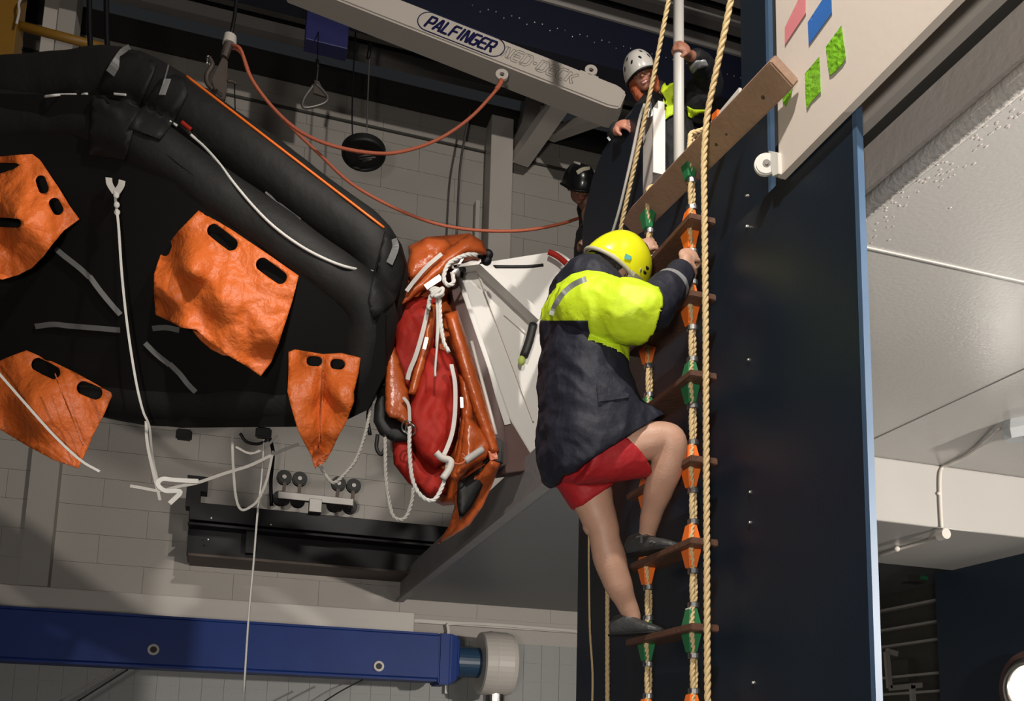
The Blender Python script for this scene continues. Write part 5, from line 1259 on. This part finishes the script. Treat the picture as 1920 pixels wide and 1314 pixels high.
# reflective strip across the back of the yoke
def project_on(o, x, y):
    d = ray(x, y).normalized(); inv = o.matrix_world.inverted()
    ok, loc, n_, _ = o.ray_cast(inv @ CAM, (inv.to_3x3() @ d).normalized())
    return (o.matrix_world @ loc)-d*.006 if ok else None
bpy.context.view_layer.update()
def strip_on(o, L, w, m, nm, par, k=4):
    pts = catmull([V((x, y, 0)) for x, y in L], k); P = [project_on(o, p.x, p.y) for p in pts]; P = [p for p in P if p is not None]
    if len(P) < 3: print('strip missed', nm); return
    bm = bmesh.new(); sweep(bm, P, 0, flat=(w, .003), flatdir=(CAM-P[0]).normalized()); return tobj(nm, bm, M[m], par)
strip_on(yk, [(1036, 592), (1042, 575), (1054, 556), (1070, 540), (1085, 531), (1100, 525)], .030, 'reflect', 'reflective_strip', cl)
# pocket flap
F = [project_on(ct, x, y) for x, y in ((1118, 720), (1180, 738), (1178, 746), (1122, 754))]
if all(F): prism('pocket_flap', F, (CAM-F[0]).normalized()*.008, M['jacket'], cl, .002)
# hair, helmet
bm = bmesh.new(); ell(bm, qC(0, -.03, .008), (.080, .085, .085), MxC); me = fuse(bm, .006, 1, .004, 40); link('hair', me, M['hair'], cl, True)
bm = bmesh.new(); ell(bm, qC(0, .038, -.062), (.056, .056, .052), MxC); me = fuse(bm, .006, 1, .002, 60); link('beard', me, M['hair'], cl, True)
face_parts(cl, qC, MxC, 1.0)
hl, hq, hp = helmet(cl, qC(0, .0, .034), f_, u_, 1.10, 'helmety', 'liner', False)
for sd in (-1, 1):
    a = qC(sd*.10, .04, .02)
    bm = bmesh.new(); ell(bm, hq(sd*.098, .03, .012), (.006, .010, .010)); tobj('rivet', bm, M['steel'], hl)
    for k in (0, 1):
        c = hq(*hp(R(25 if sd > 0 else 155), 2.6+k*1.1, 1.0)); bm = bmesh.new(); ell(bm, c, (.010, .010, .006), MxC); tobj('vent', bm, M['black'], hl)
pp = [project_on(hl, x, y) for x, y in ((1173, 475), (1185, 481), (1181, 488), (1170, 484))]
if all(pp): o = prism('sticker', pp, (CAM-pp[0]).normalized()*.002, M['cyan'], hl); o['label'] = 'pale blue sticker'
strip_on(hl, [(1110, 494), (1128, 486), (1150, 491), (1175, 508), (1200, 528)], .030, 'liner', 'lower_rim_band', hl)
bm = bmesh.new()
for sd in (-1, 1): sweep(bm, catmull([qC(sd*.088, .0, .03), qC(sd*.084, .03, -.03), qC(sd*.03, .062, -.108), qC(0, .06, -.118)], 5), 0, flat=(.014, .003), flatdir=u_)
tobj('chin_strap', bm, M['black'], hl)

# ---------------------------------------------------------------- woman leaning over the boarding opening
WS = .93
wm = thing('person', 'red-haired person in white helmet leaning out above, gripping the white pole', 'person', P_(1270, 330, 5.0))
SK = bmesh.new()
wc0 = P_(1203, 142, 4.95); wf = V((-.42, -.80, -.52)); wu = V((-.55, -.22, .82))
x_, f_, u_, MxW, qW = head_shape(SK, wc0, wf, wu, WS)
chain(SK, [(P_(1212, 150, 5.02), .055), (P_(1228, 185, 5.06), .06), (P_(1240, 215, 5.1), .12), (P_(1262, 300, 5.16), .13), (P_(1275, 370, 5.2), .14)], 16, 2)
hp_ = V((bx, 4.6, at(1275, 97, Y=4.6).z))
sR_ = P_(1205, 222, 4.75)
chain(SK, [(P_(1215, 205, 4.95), .06), (P_(1190, 235, 4.7), .048), (P_(1172, 262, 4.5), .042), (P_(1160, 243, 4.36), .03)], 14, 2)
chain(SK, [(P_(1265, 195, 5.05), .07), (P_(1320, 175, 4.95), .055), (P_(1318, 120, 4.75), .045), (P_(1290, 103, 4.65), .03)], 14, 2)
hand(SK, hp_+V((.018, -.036, .0)), V((-.85, -.05, .20)), V((.2, -.95, .1)), .98, 1.15, 1)
chain(SK, [(P_(1290, 103, 4.65), .030), (hp_+V((.045, -.02, -.01)), .026)], 12)
rh = at(1166, 233, X=1.868)
hand(SK, rh, V((.30, -.45, -.22)), V((-.62, -.55, .50)), .92, .6, -1)
chain(SK, [(P_(1160, 243, 4.36), .03), (rh+V((-.02, .02, -.03)), .026)], 12)
# legs down to the platform
for dx in (-.09, .10): chain(SK, [(P_(1275, 370, 5.2)+V((dx, 0, -.02)), .085), (V((P_(1275, 370, 5.2).x+dx, 5.1, 4.80)), .055), (V((P_(1275, 370, 5.2).x+dx, 5.2, 4.56)), .045)], 12)
link('body', fuse(SK, .0040, 3), M['skinwarm'], wm, True)
face_parts(wm, qW, MxW, WS, 'lip', True)
bm = bmesh.new()   # hair falling beside the face
chain(bm, [(qW(.062, .0, .03), .03), (qW(.075, .015, -.04), .028), (qW(.07, .04, -.11), .03), (qW(.04, .05, -.17), .024)], 12, 3)
chain(bm, [(qW(-.062, .0, .03), .026), (qW(-.072, .01, -.05), .024), (qW(-.06, .02, -.13), .022)], 12, 3)
ell(bm, qW(0, -.03, .01), (.076, .082, .085), MxW)
link('hair', fuse(bm, .0056, 1, .005, 30), M['redhair'], wm, True)
helmet(wm, qW(0, .0, .03), f_, u_, 1.02, 'helmetw', 'black', True)
bm = bmesh.new()
for sd in (-1, 1): sweep(bm, catmull([qW(sd*.082, .0, .03), qW(sd*.078, .03, -.03), qW(sd*.03, .062, -.112), qW(0, .055, -.122)], 5), 0, flat=(.012, .003), flatdir=u_)
tobj('chin_strap', bm, M['black'], wm)
bm = bmesh.new()
chain(bm, [(P_(1228, 182, 5.1), .10), (P_(1245, 225, 5.14), .17), (P_(1262, 290, 5.18), .175), (P_(1275, 360, 5.2), .18)], 22, 2)
chain(bm, [(P_(1262, 190, 5.08), .115), (P_(1300, 185, 5.0), .11), (P_(1325, 165, 4.93), .105), (P_(1322, 135, 4.82), .085), (P_(1304, 108, 4.69), .058)], 20, 3)
chain(bm, [(P_(1222, 200, 5.0), .09), (P_(1198, 228, 4.75), .075), (P_(1172, 258, 4.52), .07), (P_(1157, 248, 4.38), .052)], 20, 3)
link('coat', fuse(bm, .0075, 4, .008, 7, 5), M['blackcoat'], wm, True)
bm = bmesh.new()
for dx in (-.09, .10):
    b_ = P_(1275, 370, 5.2); chain(bm, [(b_+V((dx, 0, .0)), .115), (V((b_.x+dx, 5.1, 4.78)), .085), (V((b_.x+dx, 5.2, 4.60)), .075)], 14)
link('trousers', fuse(bm, .008, 3), M['blackcoat'], wm, True)
for dx in (-.09, .10):
    b_ = P_(1275, 370, 5.2); bm = bmesh.new(); ell(bm, V((b_.x+dx, 5.12, 4.54)), (.05, .13, .045)); tobj('boot', bm, M['rubber'], wm, True)
bpy.context.view_layer.update()
ctw = [o for o in wm.children if o.name.startswith('coat')][0]
def cloth_on(o, pix, m, nm, par, lift=.01, step=5, amp=.004):
    vs, fs, _ = tri2d(pix, [], step); bm = bmesh.new(); F = []
    for v in vs:
        p = project_on(o, v.x, v.y); F.append(bm.verts.new(p-(p-CAM).normalized()*lift*(1+noise.noise(V((v.x*.08, v.y*.08, 0)))*.5)) if p is not None else None)
    for f in fs:
        if all(F[i] is not None for i in f):
            q = [F[i] for i in f]
            if max((q[0].co-q[1].co).length, (q[1].co-q[2].co).length) < .12: bm.faces.new(q)
    bmesh.ops.delete(bm, geom=[v for v in bm.verts if not v.link_faces], context='VERTS')
    me = D.meshes.new(nm); bm.to_mesh(me); bm.free(); ob = D.objects.new('t', me); C.objects.link(ob); s_ = ob.modifiers.new('s', 'SOLIDIFY'); s_.thickness = .006
    return link(nm, bake(ob), M[m], par, True)
cloth_on(ctw, [(1242, 160), (1262, 140), (1268, 160), (1270, 212), (1256, 218), (1238, 232), (1236, 226), (1241, 205), (1243, 185), (1237, 178)], 'hiviz', 'yellow_panel', wm)
cloth_on(ctw, [(1288, 198), (1300, 205), (1330, 206), (1330, 222), (1300, 226), (1290, 218)], 'hiviz', 'yellow_panel', wm)
cloth_on(ctw, [(1290, 128), (1305, 113), (1322, 112), (1328, 124), (1308, 128), (1296, 142), (1288, 156), (1284, 148)], 'reflect', 'reflective_band', wm)
strip_on(ctw, [(1128, 258), (1136, 252), (1145, 262)], .02, 'reflect', 'cuff_band', wm) if project_on(ctw, 1140, 255) else None

# ---------------------------------------------------------------- person in the black helmet behind the board edge
mn = thing('person', 'person in black helmet peering round the edge of the navy board at middle height', 'person', P_(1110, 470, 6.05))
SK = bmesh.new(); mc = P_(1084, 350, 5.95); mf = V((.35, -.62, -.70)); mu = V((-.15, -.50, .85))
x_, f_, u_, MxM, qM = head_shape(SK, mc, mf, mu, 1.0)
b_ = P_(1120, 470, 6.1)
chain(SK, [(P_(1090, 365, 6.02), .055), (P_(1106, 390, 6.06), .07), (P_(1118, 420, 6.1), .13), (b_, .14), (V((b_.x, 6.1, 5.15)), .14)], 16, 2)
chain(SK, [(P_(1104, 400, 6.0), .06), (P_(1108, 450, 5.85), .045), (P_(1092, 462, 5.7), .03)], 12, 2)
hand(SK, P_(1088, 462, 5.66), V((-.3, -.6, .3)), V((-.6, .2, .5)), .9, 1.0, 1)
for dx in (-.02, .18): chain(SK, [(V((b_.x+dx, 6.1, 5.15)), .085), (V((b_.x+dx, 6.05, 4.8)), .055), (V((b_.x+dx, 6.1, 4.56)), .045)], 12)
link('body', fuse(SK, .0065, 3), M['skindark'], mn, True)
face_parts(mn, qM, MxM, 1.0)
hm, hqm, hpm = helmet(mn, qM(0, .0, .03), f_, u_, 1.1, 'helmetb', 'black', False)
bpy.context.view_layer.update()
pp = [project_on(hm, x, y) for x, y in ((1054, 335), (1062, 325), (1069, 337), (1058, 352))]
if all(pp): o = prism('sticker', pp, (CAM-pp[0]).normalized()*.002, M['sticker'], hm); o['label'] = 'white square sticker'
strip_on(hm, [(1066, 309), (1076, 305), (1088, 308)], .02, 'helmetw', 'white_stripe', hm)
strip_on(hm, [(1082, 324), (1092, 318), (1106, 316)], .03, 'liner', 'pale_stripe', hm)
bm = bmesh.new(); chain(bm, [(P_(1104, 392, 6.1), .09), (P_(1122, 425, 6.14), .18), (b_+V((.02, .02, 0)), .19), (V((b_.x+.03, 6.12, 5.1)), .19)], 20, 2)
chain(bm, [(P_(1112, 408, 6.02), .085), (P_(1114, 440, 5.9), .07), (P_(1100, 458, 5.76), .05)], 16, 2)
link('coat', fuse(bm, .009, 4, .008, 7, 5), M['blackcoat'], mn, True)
bm = bmesh.new()
for dx in (-.02, .18): chain(bm, [(V((b_.x+dx, 6.1, 5.15)), .12), (V((b_.x+dx, 6.05, 4.8)), .09), (V((b_.x+dx, 6.1, 4.62)), .08)], 14)
link('trousers', fuse(bm, .009, 3), M['blackcoat'], mn, True)
for dx in (-.02, .18): bm = bmesh.new(); ell(bm, V((b_.x+dx, 6.04, 4.54)), (.05, .13, .045)); tobj('boot', bm, M['rubber'], mn, True)
